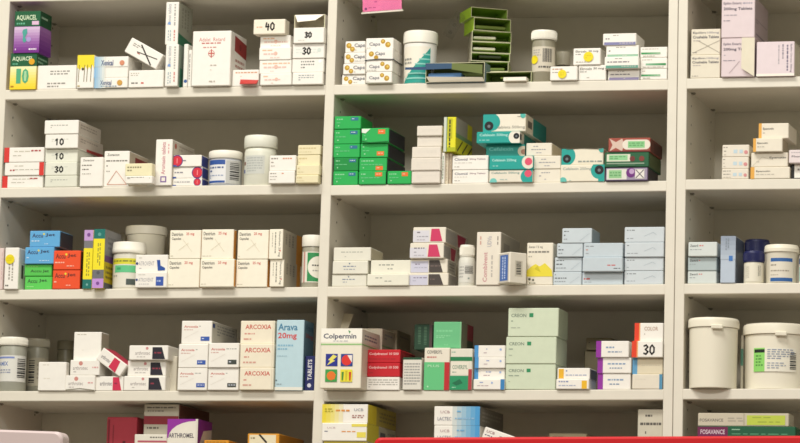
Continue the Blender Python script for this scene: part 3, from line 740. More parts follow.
vessel(208.6, 242.6, 149.2, s2, 'short wide tub with blue banded label and barcode, left bay second shelf', [(.92, 0), (.95, .02), (.95, .74), (.93, .77)], [(.98, .775), (1, .79), (1, .94), (.96, .985), (.88, 1)], .77, col='#b0b2b6', kind='plastic',
    lab=(.06, .72, .03, .96, .954, '#e0e0e0', [('r', 0, 0, .5, .2, '#34559a'), ('f', .04, .26, .5, .55, 2, '#4d5f8a'), ('f', .04, .62, .48, .8, 2, '#8a9ab8'), ('r', 0, .88, .5, .97, '#34559a'), ('r', .52, .02, 1, .98, '#bdbdb8'), ('B', .62, .12, .9, .85)]), name='plastic_tub', cat='tub', capname='lid', o=-.002)
vessel(244, 277.2, 134.2, s2, 'tall white bottle with broad cap and grey label, left bay second shelf', [(.93, 0), (.96, .015), (.96, .66), (.92, .73), (.86, .755)], [(.97, .757), (1, .77), (1, .96), (.95, 1)], .755, col='#dcdccc', capcol='#e3e3d4',
    lab=(.22, .6, .02, .64, .964, '#d5d5c8', [('r', .1, .04, .97, .97, '#c6c8c0'), ('f', .22, .1, .9, .9, 6, '#a9aca8'), ('c', .06, .42, .1, '#7a4a3a'), ('r', .01, .74, .1, .92, '#34509a')]), o=-.002)
dm = [('f', .06, .12, .5, .3, 1, '#8d857c'), ('f', .5, .12, .95, .3, 1, '#cf8a6a'), ('f', .06, .38, .4, .52, 1, '#9d958a'), ('f', .06, .62, .3, .74, 1, '#a9a196')]
stack(s2, 'white carton with orange grey print', 'pair in front of the tall white bottle', [(268.4, 294.8, 171, dict(front=dm, o=.009)), (269.4, 296, 155.4, dict(front=dm, o=.007))], d=.03, group='orange grey printed pair')
yl = [('f', .06, .2, .8, .5, 1, '#c9b98a'), ('f', .06, .62, .7, .8, 1, '#d2c59a')]
stack(s2, 'small yellowed carton', 'stack of four against the upright, second shelf', [(295.6, 318.4, 175, dict(o=.012)), (296.2, 319.6, 165, dict(o=.008)), (297.4, 320, 155, dict(o=.004)), (297.8, 320.6, 145, dict(o=.002))], front=yl, col='#e3d9b4', d=.08)

# ================================================================== MIDDLE BAY, SECOND SHELF
m2 = ('M', 2)
GRN = '#29aa52'
gf = lambda k, hi=.2: [('f', .08, .16, .5 if k else .55, .32, 1, '#8fd0a0')] + ([('r', .62, .1, .9, .34, '#2f6f8e'), ('f', .66, .16, .86, .26, 1, '#cfe0e0')] if k else [('r', .6, hi-.1, .86, hi+.2, '#e2702e'), ('f', .64, hi-.02, .82, hi+.1, 1, '#f0c0a0')]) + [('f', .08, .45, .9, .58, 1, '#62bf80'), ('c', .16, .74, .05, '#9fd8ac')]
gw1 = 'left column of the green stack'
stack(m2, 'green carton with blue square', gw1, [(333, 358, 171.2, dict(front=gf(1), o=.0)), (333.6, 358.4, 157.8, dict(front=gf(1), o=-.006, col='#1c8a40')), (333.2, 360, 144.2, dict(front=gf(1), o=-.002)), (333.8, 360.2, 129.4, dict(front=gf(1))), (334.4, 361, 116.2, dict(front=gf(1), o=-.004))], col=GRN, d=.09)
cg = 'right column of the green stack'
rs = stack(m2, 'green carton with orange square', cg, [(358.6, 386, 171, dict(front=gf(0), o=.0)), (359, 387, 157.8, dict(front=gf(0, .72), o=-.001)), (360.4, 388, 143.6, dict(front=gf(0, .66), o=-.002)), (361.6, 389, 128, dict(front=gf(0) + [('p', [(0, .05), (.32, .05), (.14, .35), (.0, .3)], '#dfe8da'), ('s', [(.02, .86), (.3, .97), (.97, .9)], .05, '#156a32')], o=.003, label='green carton with torn white corner at the top of the right green column'))], col=GRN, s=405, sc='#2e2f38', d=.09)
carton(387.2, 411.4, 171, m2, 'single green carton with orange square, right of the green stack', gf(0), col=GRN, d=.03, o=.001)
pk = [('f', .2, .3, .85, .6, 2, '#d9d2c6')]
stack(m2, 'pinkish white carton', 'stack of five beside the yellow green box', [(411.4, 440, 171, dict(o=.005)), (411, 440.6, 158, dict(o=.006)), (411.8, 441, 146.8, dict(o=.004)), (417, 442, 136.4, dict(o=.0)), (416.8, 442.4, 125.8, dict(o=.002))], front=pk + [('r', .05, .9, .95, .96, '#b8b0a2')], col='#ddd5c8', d=.075)
tw = [carton(441.4, 444.8, 152.6, m2, 'thin white carton on edge, leftmost of three below the yellow green box', [('F', .2, .1, .8, .9, 1, '#7a9a7a')], d=.1, o=-.004, group='thin cartons on edge'),
      carton(445, 448.6, 152.6, m2, 'thin cream carton on edge, middle of three below the yellow green box', [('F', .2, .1, .8, .9, 1, '#b9a890')], d=.1, o=-.006, group='thin cartons on edge', col='#d9cdb6'),
      carton(448.8, 451.8, 152.6, m2, 'thin brownish carton on edge, rightmost of three below the yellow green box', [('F', .2, .1, .8, .9, 1, '#9a8a78')], d=.1, o=-.006, group='thin cartons on edge', col='#bfae96')]
carton(443.6, 456, 117, tw, 'yellow green upright carton with black side print, standing on three thin cartons', [('r', .0, 0, .22, 1, '#c9cfc0'), ('r', .22, 0, .3, 1, '#6a8a5a'), ('r', .34, .04, .7, .62, '#b8b41f'), ('F', .38, .08, .64, .9, 1, '#3f4414'), ('r', .3, .88, 1, 1, '#a8b01c')],
    [('r', 0, 0, .7, .45, '#a9a49a'), ('r', 0, .45, 1, .58, '#7a9a70'), ('r', 0, .58, 1, 1, '#d8d22a'), ('s', [(.1, .95), (.4, .62)], .06, '#3a3a1a'), ('s', [(.4, .95), (.7, .62)], .06, '#3a3a1a'), ('s', [(.7, .95), (.98, .65)], .06, '#3a3a1a')], col='#dcd628', s=472, o=.002)
cl = [('T', .06, .18, .42, .36, 'Clomid', '#4a4a66'), ('T', .48, .2, .92, .34, '50mg Tablets', '#8a6a7a'), ('f', .06, .48, .6, .56, 1, '#b9b3a8'), ('f', .06, .74, .26, .84, 1, '#a9a398')]
stack(m2, 'white carton with purple lettering', 'pair in the centre of the middle bay', [(452.2, 488.4, 170, dict(front=cl)), (452.2, 488.4, 155.4, dict(front=cl))], d=.1, group='purple lettered pair')
TEAL = '#1f9c92'
bk = lambda u, v, r: [('c', u, v, r, '#181b1e'), ('c', u, v+.02, r*.35, '#6a7074')]
f1 = carton(489, 532.6, 170, m2, 'white carton with teal corner and pink dot, bottom of the teal stack', [('T', .05, .14, .7, .36, 'Cefalexin 500mg', '#6b8a84'), ('c', .9, .55, .62, TEAL), ('c', .9, .3, .3, '#d8506a'), ('c', .1, .95, .3, '#6fc0b6'), ('f', .25, .72, .5, .84, 1, '#9ab5ae')], col='#e0d9c8', d=.1, o=.002, group='teal carton stack')
f2 = carton(489.2, 533, 156, f1, 'teal carton with white corner and pink dot, second from bottom of teal stack', [('T', .06, .2, .62, .44, 'Cefalexin 250mg', '#a8dcd4'), ('c', .9, .45, .5, '#e0d9c8'), ('c', .9, .42, .28, '#d8506a'), ('f', .08, .66, .3, .8, 1, '#8fd0c8')], col=TEAL, d=.1, o=.004, group='teal carton stack')
f3 = carton(485.8, 525, 144.6, f2, 'teal carton with tan dot, third from bottom of teal stack beside a white box', [('T', .08, .2, .7, .5, 'Cefalexin', '#5fbdb2'), ('c', .95, .55, .42, '#d8c8b0'), ('c', .97, .6, .22, '#a87a66')], col='#2b948a', d=.1, o=-.004, group='teal carton stack')
f4 = carton(476.4, 520, 131.6, f3, 'long teal carton with black dot, second from top of teal stack', [('T', .07, .16, .72, .46, 'Cefalexin 500mg', '#9fd8d0'), ('f', .06, .66, .3, .8, 1, '#8fd0c8'), ('c', .9, .5, .6, '#e3ded0')] + bk(.92, .4, .26), [('r', 0, .02, .25, .98, '#e0dbcc'), ('r', 0, .2, .1, .7, '#25282b')], col=TEAL, s=536, sc='#1a7f78', o=.009, group='teal carton stack')
carton(483, 526, 114.2, f4, 'white carton with teal end and black dot on top of teal stack', [('r', 0, 0, .2, 1, TEAL), ('c', .2, .45, .5, TEAL), ('c', .2, .42, .4, TEAL)] + bk(.14, .66, .26) + [('t', .34, .66, .98, .86, 'tablets 500mg', '#8a877e'), ('c', .93, .08, .16, '#4fb0a4'), ('f', .8, .1, .88, .18, 1, '#9d988c')], [('r', 0, 0, .35, 1, '#d8d0bc'), ('r', .1, .3, .3, .7, '#6a665c'), ('r', .35, 0, 1, 1, '#1d8a82')], col='#e6dfcd', s=546, o=.006, yaw=0, group='teal carton stack')
gg = [('f', .28, .2, .72, .34, 1, '#8a8a94'), ('f', .2, .44, .8, .58, 1, '#8a8a94'), ('f', .4, .7, .6, .82, 1, '#9a9aa4')]
stack(m2, 'plain white carton with centred print', 'three beside the teal stack', [(533.6, 560.8, 169.2, dict(front=gg)), (533.4, 560.8, 155.8, dict(front=gg)), (526, 552, 143, dict(front=gg, s=563, sc='#cfc4a8', o=-.002))], d=.1, col='#e3dccb')
m3b = carton(560.4, 604.6, 164.6, m2, 'white carton with teal corners and black dot at right, below its twin', [('T', .05, .16, .7, .36, 'Cefalexin 250mg', '#8a948c'), ('c', .88, .35, .5, TEAL), ('r', .86, .4, 1, 1, TEAL)] + bk(.88, .32, .27) + [('c', .06, .95, .22, '#5fb8ac'), ('f', .2, .9, .3, .96, 1, '#9ab5ae')], col='#e3dcc8', d=.1, o=.001, group='white cartons with teal corners')
carton(561.4, 603.6, 148.6, m3b, 'white carton with teal corner and black dot at left, on its twin', [('c', .1, .45, .62, TEAL), ('r', 0, .1, .14, .9, TEAL)] + bk(.13, .62, .26) + [('f', .4, .72, .98, .9, 1, '#8a948c'), ('c', .96, .06, .2, '#3aa498'), ('s', [(.12, .03), (.5, .0), (.95, .04)], .04, '#5a5040')], col='#e3dcc8', d=.1, o=.001, group='white cartons with teal corners')
lt = carton(605.4, 648, 167.4, m2, 'purple and silver carton with pale green patch, under the dark green one', [('r', .02, .05, .98, .95, '#9a8fa4'), ('r', .03, .12, .5, .9, '#d9d8cc'), ('r', .08, .2, .38, .8, '#8fc08a'), ('f', .1, .3, .36, .7, 2, '#5f9a62'), ('c', .6, .4, .36, '#6a2a78'), ('c', .62, .3, .2, '#b89ac0'), ('r', .7, .15, .92, .85, '#e0dcd4'), ('s', [(.72, .2), (.9, .8)], .06, '#4a4550'), ('s', [(.72, .8), (.9, .2)], .06, '#4a4550'), ('r', 0, .93, 1, 1, '#3a2a44')], s=658, sc='#3a3438', col='#6d5a78', o=.001, group='bright cartons by the double upright')
lt2 = carton(604.4, 649, 152, lt, 'dark green carton with pale green label, middle of the three bright cartons', [('r', .05, .14, .58, .62, '#d8d8c4'), ('r', .1, .2, .52, .54, '#8cc890'), ('f', .12, .25, .5, .5, 2, '#5a9a62'), ('c', .63, .45, .18, '#6a2f2a'), ('c', .84, .45, .18, '#7a352c'), ('r', .05, .72, .9, .8, '#8aa08a'), ('r', .3, .82, .7, .92, '#3a6a48')], [('r', .1, .1, .9, .9, '#56633c')], col='#1f5a38', s=661, sc='#3f5a34', o=.005, group='bright cartons by the double upright')
carton(608.2, 650.4, 137.8, lt2, 'reddish brown carton with oval pale green label on the bright cartons', [('p', [(.03, .05), (.18, .3), (.33, .05), (.38, .5), (.33, .95), (.18, .7), (.03, .95), (.1, .5)], '#d0b8a8'), ('r', .42, .14, .9, .84, '#e0d8c8'), ('c', .45, .49, .35, '#e0d8c8'), ('c', .89, .49, .35, '#e0d8c8'), ('r', .47, .25, .87, .72, '#86c486'), ('f', .5, .32, .84, .64, 2, '#5a9a5e'), ('r', 0, .92, 1, 1, '#6a2a24')], [('r', .3, .2, 1, .9, '#5a3a34')], col='#9a4a3c', s=662, sc='#6a3a30', o=.003, group='bright cartons by the double upright')

# ================================================================== RIGHT BAY, SECOND SHELF
r2 = ('R', 2)
ff = [('f', .04, .14, .9, .3, 1, '#8d877c'), ('f', .06, .46, .36, .6, 1, '#77726a'), ('r', .42, .4, .56, .7, '#bcd0d8'), ('r', .64, .4, .76, .7, '#bcd0d8'), ('c', .88, .62, .16, '#cf8a8a'), ('f', .06, .76, .5, .86, 1, '#b5afa2')]
stack(r2, 'cream carton with pale blue squares', 'stack in right bay, second shelf', [(721.6, 748.6, 168.8, dict(front=ff)), (721.8, 748.8, 157, dict(front=ff)), (722.2, 749.4, 144.8, dict(front=ff, o=-.001))], d=.08, col='#e0d8c8')
ye = lambda on: ([('r', 0, 0, .1, 1, '#dfa64a')] if on else []) + [('T', .14 if on else .5, .28, .5 if on else .95, .46, 'Epanutin', '#57534c'), ('f', .14, .56, .6, .72, 1, '#b9b2a4')]
b1 = carton(750.4, 790, 167, r2, 'long cream carton with orange end, bottom of the stepped stack, right bay', ye(1), d=.1, group='boxes in the stepped stack', col='#e2dac8')
b2 = carton(751, 788, 152.6, b1, 'long plain cream carton with scored lines, second up in the stepped stack', ye(0) + [('s', [(.05, .9), (.3, .3)], .04, '#cfc6b2'), ('s', [(.3, .3), (.6, .5)], .04, '#cfc6b2')], d=.1, o=.001, group='boxes in the stepped stack', col='#e2dac8')
b3 = carton(753, 782.6, 138.2, b2, 'short cream carton with orange end, third up in the stepped stack', ye(1), d=.1, o=.004, s=788, sc='#b5a890', group='boxes in the stepped stack', col='#e2dac8')
carton(758.6, 788.8, 123.2, b3, 'short cream carton with orange end on top of the stepped stack, right bay', ye(1), d=.1, o=.002, group='boxes in the stepped stack', col='#e2dac8')
bb1 = carton(791.4, 812, 164.2, r2, 'cream carton with black end, cut by the right edge, second shelf', [('r', 0, 0, .14, 1, '#1d1b18'), ('f', .3, .25, .9, .5, 1, '#77726a'), ('r', 0, .92, 1, 1, '#2a2722')], d=.08, o=-.008)
carton(788.8, 812, 149.8, bb1, 'mauve white carton cut by the right edge, on the black ended carton', [('T', .12, .42, .9, .62, 'Phenytoin', '#5a5058'), ('f', .1, .15, .7, .26, 1, '#a89fa4')], d=.08, o=.006, col='#dfd3d2')
# ================================================================== LEFT BAY, THIRD SHELF
s3 = ('L', 3)
carton(-2.3, 3.2, 248.2, s3, 'pinkish carton cut off by the left edge, third shelf', [('F', .6, .1, .9, .8, 1, '#c9a8a4')], col='#dcc8c2', d=.08, o=.001)
carton(4.4, 18.6, 247.6, s3, 'narrow upright white carton with yellow round sticker, far left third shelf', [('F', .25, .38, .7, .8, 2, '#9a958a'), ('f', .1, .88, .7, .95, 1, '#55514a')], [('r', .45, .4, .75, .72, '#55524c')], s=25, o=.004, stickers=[(.38, .28, .115, '#e6d31c')])
ac = lambda c, wc: [('T', .08, .16, .44, .42, 'Accu', c), ('T', .52, .16, .84, .38, 'Jet', c), ('c', .47, .2, .06, '#e0d040'), ('f', .06, .56, .42, .7, 1, wc), ('f', .5, .76, .94, .86, 1, wc)]
ag = lambda: [('f', .1, .12, .7, .26, 1, '#8fd070'), ('T', .22, .44, .9, .72, 'Accu Jet', '#1f4a1f'), ('r', 0, .9, 1, .97, '#3f9a3a')]
bw = 'green and blue stack, left bay third shelf'
stack(s3, 'carton', bw, [
    (24.6, 52, 276.6, dict(front=[('T', .1, .18, .46, .5, 'Accu', '#1d4a22'), ('T', .52, .18, .82, .46, 'Jet', '#1d4a22'), ('f', .08, .72, .9, .84, 1, '#9ae08a')], col='#5cc858', label='bright green carton at the very bottom of the green and blue stack')),
    (24.4, 51.8, 264.4, dict(front=ag(), col='#58c052', o=-.004, label='bright green carton between the other green one and the blue cartons')),
    (24.8, 54, 247.2, dict(front=ac('#1f2f55', '#b8d4ea'), col='#60a6d6', o=.002, label='blue carton directly above the two green cartons, beside the orange pair')),
    (29.6, 60, 230.8, dict(front=ac('#1f2f55', '#b8d4ea'), col='#60a6d6', s=73, sc='#3a4452', label='blue carton on top of the green and blue stack, left bay third shelf'))], d=.09, group='green and blue cartons')
stack(s3, 'bright orange red carton', 'pair beside the green and blue stack', [(52.4, 80, 270, dict(front=ac('#5a1a14', '#f2b8a0'), o=.001)), (53.4, 80.6, 250.6, dict(front=ac('#5a1a14', '#f2b8a0'), o=-.001))], col='#e6522c', sc='#4a3028', d=.09, group='orange red pair')
yv = '#ecdc2a'
carton(83.4, 92.6, 230, s3, 'tall slim carton, purple top and teal foot, left of the striped pair', [('r', 0, 0, 1, .18, '#bf98d0'), ('r', 0, .18, 1, .31, '#77767a'), ('r', 0, .31, 1, .84, yv), ('F', .3, .38, .75, .78, 2, '#8a8430'), ('r', 0, .84, 1, 1, '#1f7068'), ('c', .5, .93, .02, '#7ab0a8'), ('c', .5, .08, .03, '#7a4a92')], col=yv, d=.075, o=.001, group='tall striped cartons')
carton(93, 104.4, 229, s3, 'tall slim carton, teal top and purple foot, right of the striped pair', [('r', 0, 0, 1, .165, '#1f7068'), ('c', .5, .09, .03, '#5a9a90'), ('r', 0, .165, 1, .69, yv), ('F', .35, .24, .7, .62, 2, '#8a8430'), ('r', 0, .69, 1, .84, '#6d6d72'), ('c', .5, .74, .03, '#55555a'), ('r', 0, .84, 1, 1, '#bf90d4'), ('c', .5, .92, .03, '#7a4a92')],
    [('r', 0, 0, 1, .44, '#8a8a8c'), ('f', .2, .1, .9, .35, 3, '#6a6a6e'), ('r', 0, .44, 1, .55, '#6f4a86'), ('r', 0, .55, 1, .9, '#c9b41e'), ('f', .1, .6, .9, .85, 3, '#7a7020'), ('r', 0, .9, 1, 1, '#5a5a5c')], col='#ecdc2a', s=120, o=.008, group='tall striped cartons')
vessel(125, 166, 224.6, s3, 'wide tapering white tub standing behind the smaller lidded tub, third shelf', [(.74, 0), (.78, .01), (.93, .86), (.94, .87)], [(.97, .872), (1.0, .88), (1.0, .97), (.97, 1.0)], .87, col='#ebe5d2', capcol='#ebe5d4', Yc=.128, name='plastic_tub', cat='tub', capname='lid')
carton(118.5, 124.5, 232.5, s3, 'thin grey carton glimpsed behind the striped cartons', [('F', .3, .1, .7, .4, 1, '#8a8a80')], col='#a8a490', d=.05, o=-.2)
vessel(112, 145.4, 241, s3, 'white tub with yellow and green banded label, third shelf', [(.90, 0), (.92, .015), (.92, .7), (.9, .76)], [(.97, .765), (1, .78), (1, .85), (.98, .86), (.97, .965), (.93, 1)], .76, col='#d8d4c4',
    lab=(.04, .66, .02, .97, .923, '#dedacc', [('r', 0, .02, 1, .22, '#d8d23a'), ('f', .06, .06, .9, .18, 1, '#8a8a30'), ('r', .12, .26, 1, .5, '#62c088'), ('f', .2, .3, .9, .46, 1, '#3f9a66'), ('f', .06, .56, .6, .68, 1, '#a9a9a0'), ('r', .46, .72, .84, .92, '#4a5450')]), name='plastic_tub', cat='tub', capname='lid', o=-.003)
at1 = lambda k: [('t', .1, .38, .58, .62, 'ATROVENT', '#8d8d94'), ('c', .05, .5, .08, '#3a4a7a'), ('f', .1, .14, .5, .22, 1, '#bdb8ac'), ('f', .12, .74, .5, .82, 1, '#a9a9ae')] + ([('p', [(.66, .3), (.76, .3), (.78, .62), (.92, .76), (.92, .9), (.7, .92)], '#2a4f9a')] if k else [('r', .66, .3, .9, .88, '#3a57a8'), ('f', .69, .48, .87, .7, 1, '#a8b8dc')])
stack(s3, 'white carton with blue emblem', 'pair under the wide tub, third shelf', [(135, 166.8, 272, dict(front=at1(0), o=.008, label='white carton with blue square, below the one with a blue figure')), (135.4, 168, 254.8, dict(front=at1(1), o=.004, bc='#b9b4a6', label='white carton with blue figure, on the one with a blue square'))], d=.05, group='blue emblem pair')
CR = '#efe9d6'
dn = [('T', .06, .08, .42, .2, 'Dantrium', '#55514a'), ('T', .52, .08, .78, .2, '25 mg', '#cf5a50'), ('T', .06, .25, .36, .36, 'Capsules', '#66625a'), ('f', .04, .88, .4, .92, 1, '#c0b8a4')]
sc_ = [('s', [(.42, .32), (.72, .75)], .012, '#d2c8b0'), ('s', [(.3, .7), (.6, .45)], .012, '#d5ccb4')]
end = [('V', .66, .08, .84, .92, 'Dantrium 25 mg', '#5a554c'), ('F', .4, .1, .54, .85, 1, '#6f6a60'), ('F', .2, .12, .3, .6, 1, '#a8a294'), ('c', .82, .72, .025, '#d8786a')]
DG = 'cream capsule cartons on the third shelf'
OR = '#d9953a'
l1 = carton(167.4, 199.6, 259, s3, 'cream capsule carton, bottom row, first from the left', dn, col=CR, sc=OR, d=.1, o=.002, group=DG)
l2 = carton(199.9, 234, 259, s3, 'cream capsule carton, bottom row, second from the left', dn, col=CR, sc=OR, s=236, o=.007, group=DG)
l3 = carton(236, 267.4, 259.4, s3, 'cream capsule carton, bottom row, third from the left', dn, col=CR, sc=OR, d=.1, o=.002, group=DG)
l4 = carton(269.6, 284, 259.6, s3, 'narrow cream capsule carton end on, bottom row, at the right', end, [('r', 0, 0, .78, 1, '#b9b2a0'), ('r', .78, 0, 1, 1, OR), ('F', .1, .1, .7, .5, 3, '#8a8478')], col=CR, s=300, sc=OR, o=.003, group=DG)
carton(169.6, 201, 230.2, l1, 'cream capsule carton, top row, first from the left', dn + sc_, left=[('r', 0, 0, 1, 1, '#c9bfa4')], col=CR, sc=OR, d=.1, o=.003, group=DG)
carton(201.3, 233.6, 229.4, l2, 'cream capsule carton, top row, second from the left', dn + sc_, col=CR, sc=OR, s=236.4, o=.008, group=DG)
carton(237.4, 268.6, 230, l3, 'cream capsule carton, top row, third from the left', dn + sc_, col=CR, sc=OR, d=.1, o=.004, group=DG)
carton(268.9, 283, 229.2, l4, 'narrow cream capsule carton end on, top row, at the right', end, [('r', 0, 0, .7, 1, '#b9b2a0'), ('r', .7, 0, 1, 1, OR), ('F', .1, .1, .6, .5, 3, '#8a8478')], col=CR, s=302, sc=OR, o=.006, group=DG)
vessel(301.6, 324, 234.4, s3, 'white capped bottle with green label tucked against the upright, third shelf', [(.92, 0), (.95, .02), (.95, .7), (.9, .78)], [(.98, .785), (1, .8), (1, .97), (.95, 1)], .78, col='#b8b4a0', kind='translucent',
    lab=(.1, .68, .02, .98, .953, '#e3dfd0', [('r', .3, .03, 1, .97, '#2f8a50'), ('c', .72, .5, .36, '#e6e2d4'), ('f', .48, .4, .95, .5, 1, '#4a4a46'), ('f', .5, .58, .95, .66, 1, '#9a9a92'), ('r', .14, 0, .2, 1, '#c98a80')]), o=-.012)

# ================================================================== MIDDLE BAY, THIRD SHELF
m3 = ('M', 3)
dg = [('f', .2, .28, .78, .42, 1, '#a9aa9e'), ('f', .3, .62, .66, .74, 1, '#b5b6aa')]
logo = [('c', .48, .2, .06, '#6a7a8a'), ('f', .3, .34, .7, .5, 1, '#7a869a'), ('f', .32, .58, .66, .7, 1, '#8a92a4')]
stack(m3, 'pale grey white carton', 'stack nearest the upright, middle third shelf', [(331.8, 366.6, 274.4, dict(front=logo)), (332.4, 368, 261, dict(front=logo, o=.002)), (333.4, 371, 247.4, dict(front=dg, s=383, sc='#b5ae98', o=-.004))], d=.1, col='#dfdccd')
sm = [('f', .2, .26, .84, .42, 1, '#8a8d84'), ('f', .42, .54, .6, .7, 1, '#9a9a90')]
stack(m3, 'pale carton with fine centred text', 'low pair beside the pink block stack', [(366.9, 409, 274, dict(front=sm, o=.003)), (370.6, 411, 260.2, dict(front=sm, o=-.002))], d=.1, col='#e3e0cf')
pkf = lambda k: [('r', 0, .3 if k else .2, .5, .95, '#d4d2d8'), ('f', .12, .26, .48, .42, 1, '#6f6a74'), ('f', .12, .54, .46, .66, 1, '#9a98a0'), ('f', .12, .75, .42, .86, 1, '#b0aeb4'), ('p', [(.56, .1), (.8, .1), (.9, .9), (.53, .9)], '#c93a62')]
dkf = [('r', 0, .15, .48, .95, '#c9c8d8'), ('f', .12, .3, .46, .44, 1, '#7a6f84'), ('f', .1, .56, .44, .66, 1, '#a5a4b4'), ('p', [(.5, .08), (.78, .08), (.88, .95), (.5, .95)], '#4a423e'), ('f', .54, .4, .8, .6, 1, '#6a5a56')]
sdp = [('r', 0, .15, .48, .9, '#a5a19a'), ('p', [(.5, .12), (.9, .12), (.8, .9), (.55, .9)], '#a8304e')]
pw = 'stack with printed blocks, middle third shelf'
stack(m3, 'white carton with dark block', pw, [(408.6, 448.4, 273.2, dict(front=dkf, s=457, sc='#9a958c', desc='white carton with dark block')), (410.6, 447.6, 259, dict(front=dkf, s=456, sc='#b0aca0', side=[('f', .2, .2, .8, .8, 3, '#77746c')])),
    (409.8, 444, 243, dict(front=pkf(1), side=sdp, s=457, sc='#c9c2b4', o=.003, desc='white carton with pink block')), (413, 446, 227.2, dict(front=pkf(0), side=sdp, s=468, sc='#b5afa2', o=.003, desc='white carton with pink block'))], d=.1, col='#e3dccb')
vessel(458.4, 475.4, 244.2, m3, 'small white bottle with tall white cap beside the vertical red print carton', [(.95, 0), (.98, .015), (.98, .6), (.88, .69), (.72, .71)], [(.84, .712), (.86, .72), (.86, .97), (.8, 1)], .7, col='#dad8cc',
    lab=(.08, .56, .04, .96, .983, '#d8d6cc', [('B', .4, .16, .85, .56), ('f', .06, .15, .34, .8, 4, '#a9a9a4'), ('f', .56, .72, .84, .88, 1, '#7a8a84')]), o=-.004, ribs=True)
carton(476.2, 500.6, 232, m3, 'tall white carton with vertical red lettering, middle bay third shelf', [('v', .28, .38, .46, .94, 'Combivent', '#b8747a'), ('F', .6, .44, .72, .9, 1, '#b3aca4'), ('v', .44, .08, .62, .28, 'UDVs', '#aaa8ae'), ('F', .12, .08, .22, .24, 1, '#c9988a'), ('F', .84, .08, .92, .24, 1, '#7a746c')], [('r', .15, .18, .45, .5, '#8a857c'), ('f', .05, .1, .6, .2, 1, '#a8a296')], s=526, sc='#a8a294', col='#e2dacb', o=.001, max_d=.17)
carton(493.6, 514, 252.6, m3, 'small white carton with a blue panel, turned askew and jutting past the shelf edge', [('r', .12, .03, .9, .97, '#c2bcae'), ('r', .2, .08, .84, .92, '#4468ac'), ('F', .34, .14, .7, .86, 2, '#b8c8e4')], [('r', .3, .26, .75, .78, '#cdc6b4'), ('B', .38, .3, .66, .72)], d=.044, o=.034, yaw=-40, col='#e6dfcf')
carton(526.6, 553, 242.8, m3, 'upright white carton with yellow mountain shapes along its foot', [('T', .06, .07, .6, .14, 'Zantac 7.5 mg', '#6a665e'), ('f', .06, .18, .85, .26, 1, '#7a766e'), ('f', .06, .30, .75, .36, 1, '#a9a498'), ('p', [(0, .66), (.18, .56), (.34, .5), (.5, .56), (.7, .48), (.96, .64), (1, .8), (0, .8)], '#e3d33c'), ('p', [(.3, .62), (.42, .54), (.55, .7)], '#c9bc2c'), ('c', .12, .86, .03, '#5a5a4a'), ('c', .26, .88, .025, '#5a5a4a'), ('c', .14, .95, .02, '#8a8a70'), ('f', .2, .93, .35, .98, 1, '#8a8a78')], d=.08, col='#e4ddcb', o=.0)
LB = '#c4ced3'
lbf = lambda r: [('f', .06, .16, .34, .28, 1, '#4f5358'), ('f', .06, .4, .5, .56, 1, '#b84a44' if r else '#55595e'), ('f', .06, .68, .44, .8, 1, '#7f868c'), ('s', [(.6, .85), (.92, .35)], .02, '#a4b2ba')]
lbn = lambda k: [('f', .62, .5, .95, .64, 1, '#c03f3a'), ('f', .78, .74, .95, .84, 1, '#3f3f44')] if k == 1 else ([('f', .04, .42, .44, .64, 1, '#c2352f'), ('f', .06, .74, .3, .82, 1, '#8a9298')] if k == 0 else [('f', .06, .18, .3, .28, 1, '#6a6e72'), ('f', .06, .4, .38, .56, 1, '#c08a80'), ('f', .06, .68, .5, .78, 1, '#8f969c')])
stack(m3, 'pale blue carton', 'left pale blue column, middle third shelf', [(553, 581.6, 272, dict(front=lbf(0))), (554.6, 582, 257.4, dict(front=lbf(0))), (556.8, 583, 243.4, dict(front=lbf(0))), (562, 592, 228.2, dict(front=lbf(0), s=600, sc='#98a4aa', o=-.002))], d=.1, col=LB)
stack(m3, 'pale blue carton with red print', 'centre pale blue column', [(582, 623, 272.4, dict(front=lbn(0), o=-.006)), (582.4, 622.6, 257.2, dict(front=lbn(1), o=.003)), (583.4, 623, 243, dict(front=lbn(2), o=-.002))], d=.1, col='#bfcad0')
lbs = [('f', .06, .16, .3, .26, 1, '#4f5358'), ('f', .06, .7, .36, .8, 1, '#8f969c'), ('s', [(.5, .6), (.72, .35)], .02, '#9aa8b0'), ('s', [(.72, .35), (.8, .5)], .02, '#9aa8b0')]
stack(m3, 'pale blue carton', 'right pale blue column touching the double upright', [(624.2, 663.4, 271, dict(front=lbs)), (624.4, 663.6, 257.4, dict(front=lbs)), (624.6, 664, 242.4, dict(front=lbs)), (624.4, 664.4, 227, dict(front=lbs, o=-.001))], d=.1, col='#c8d0d4')

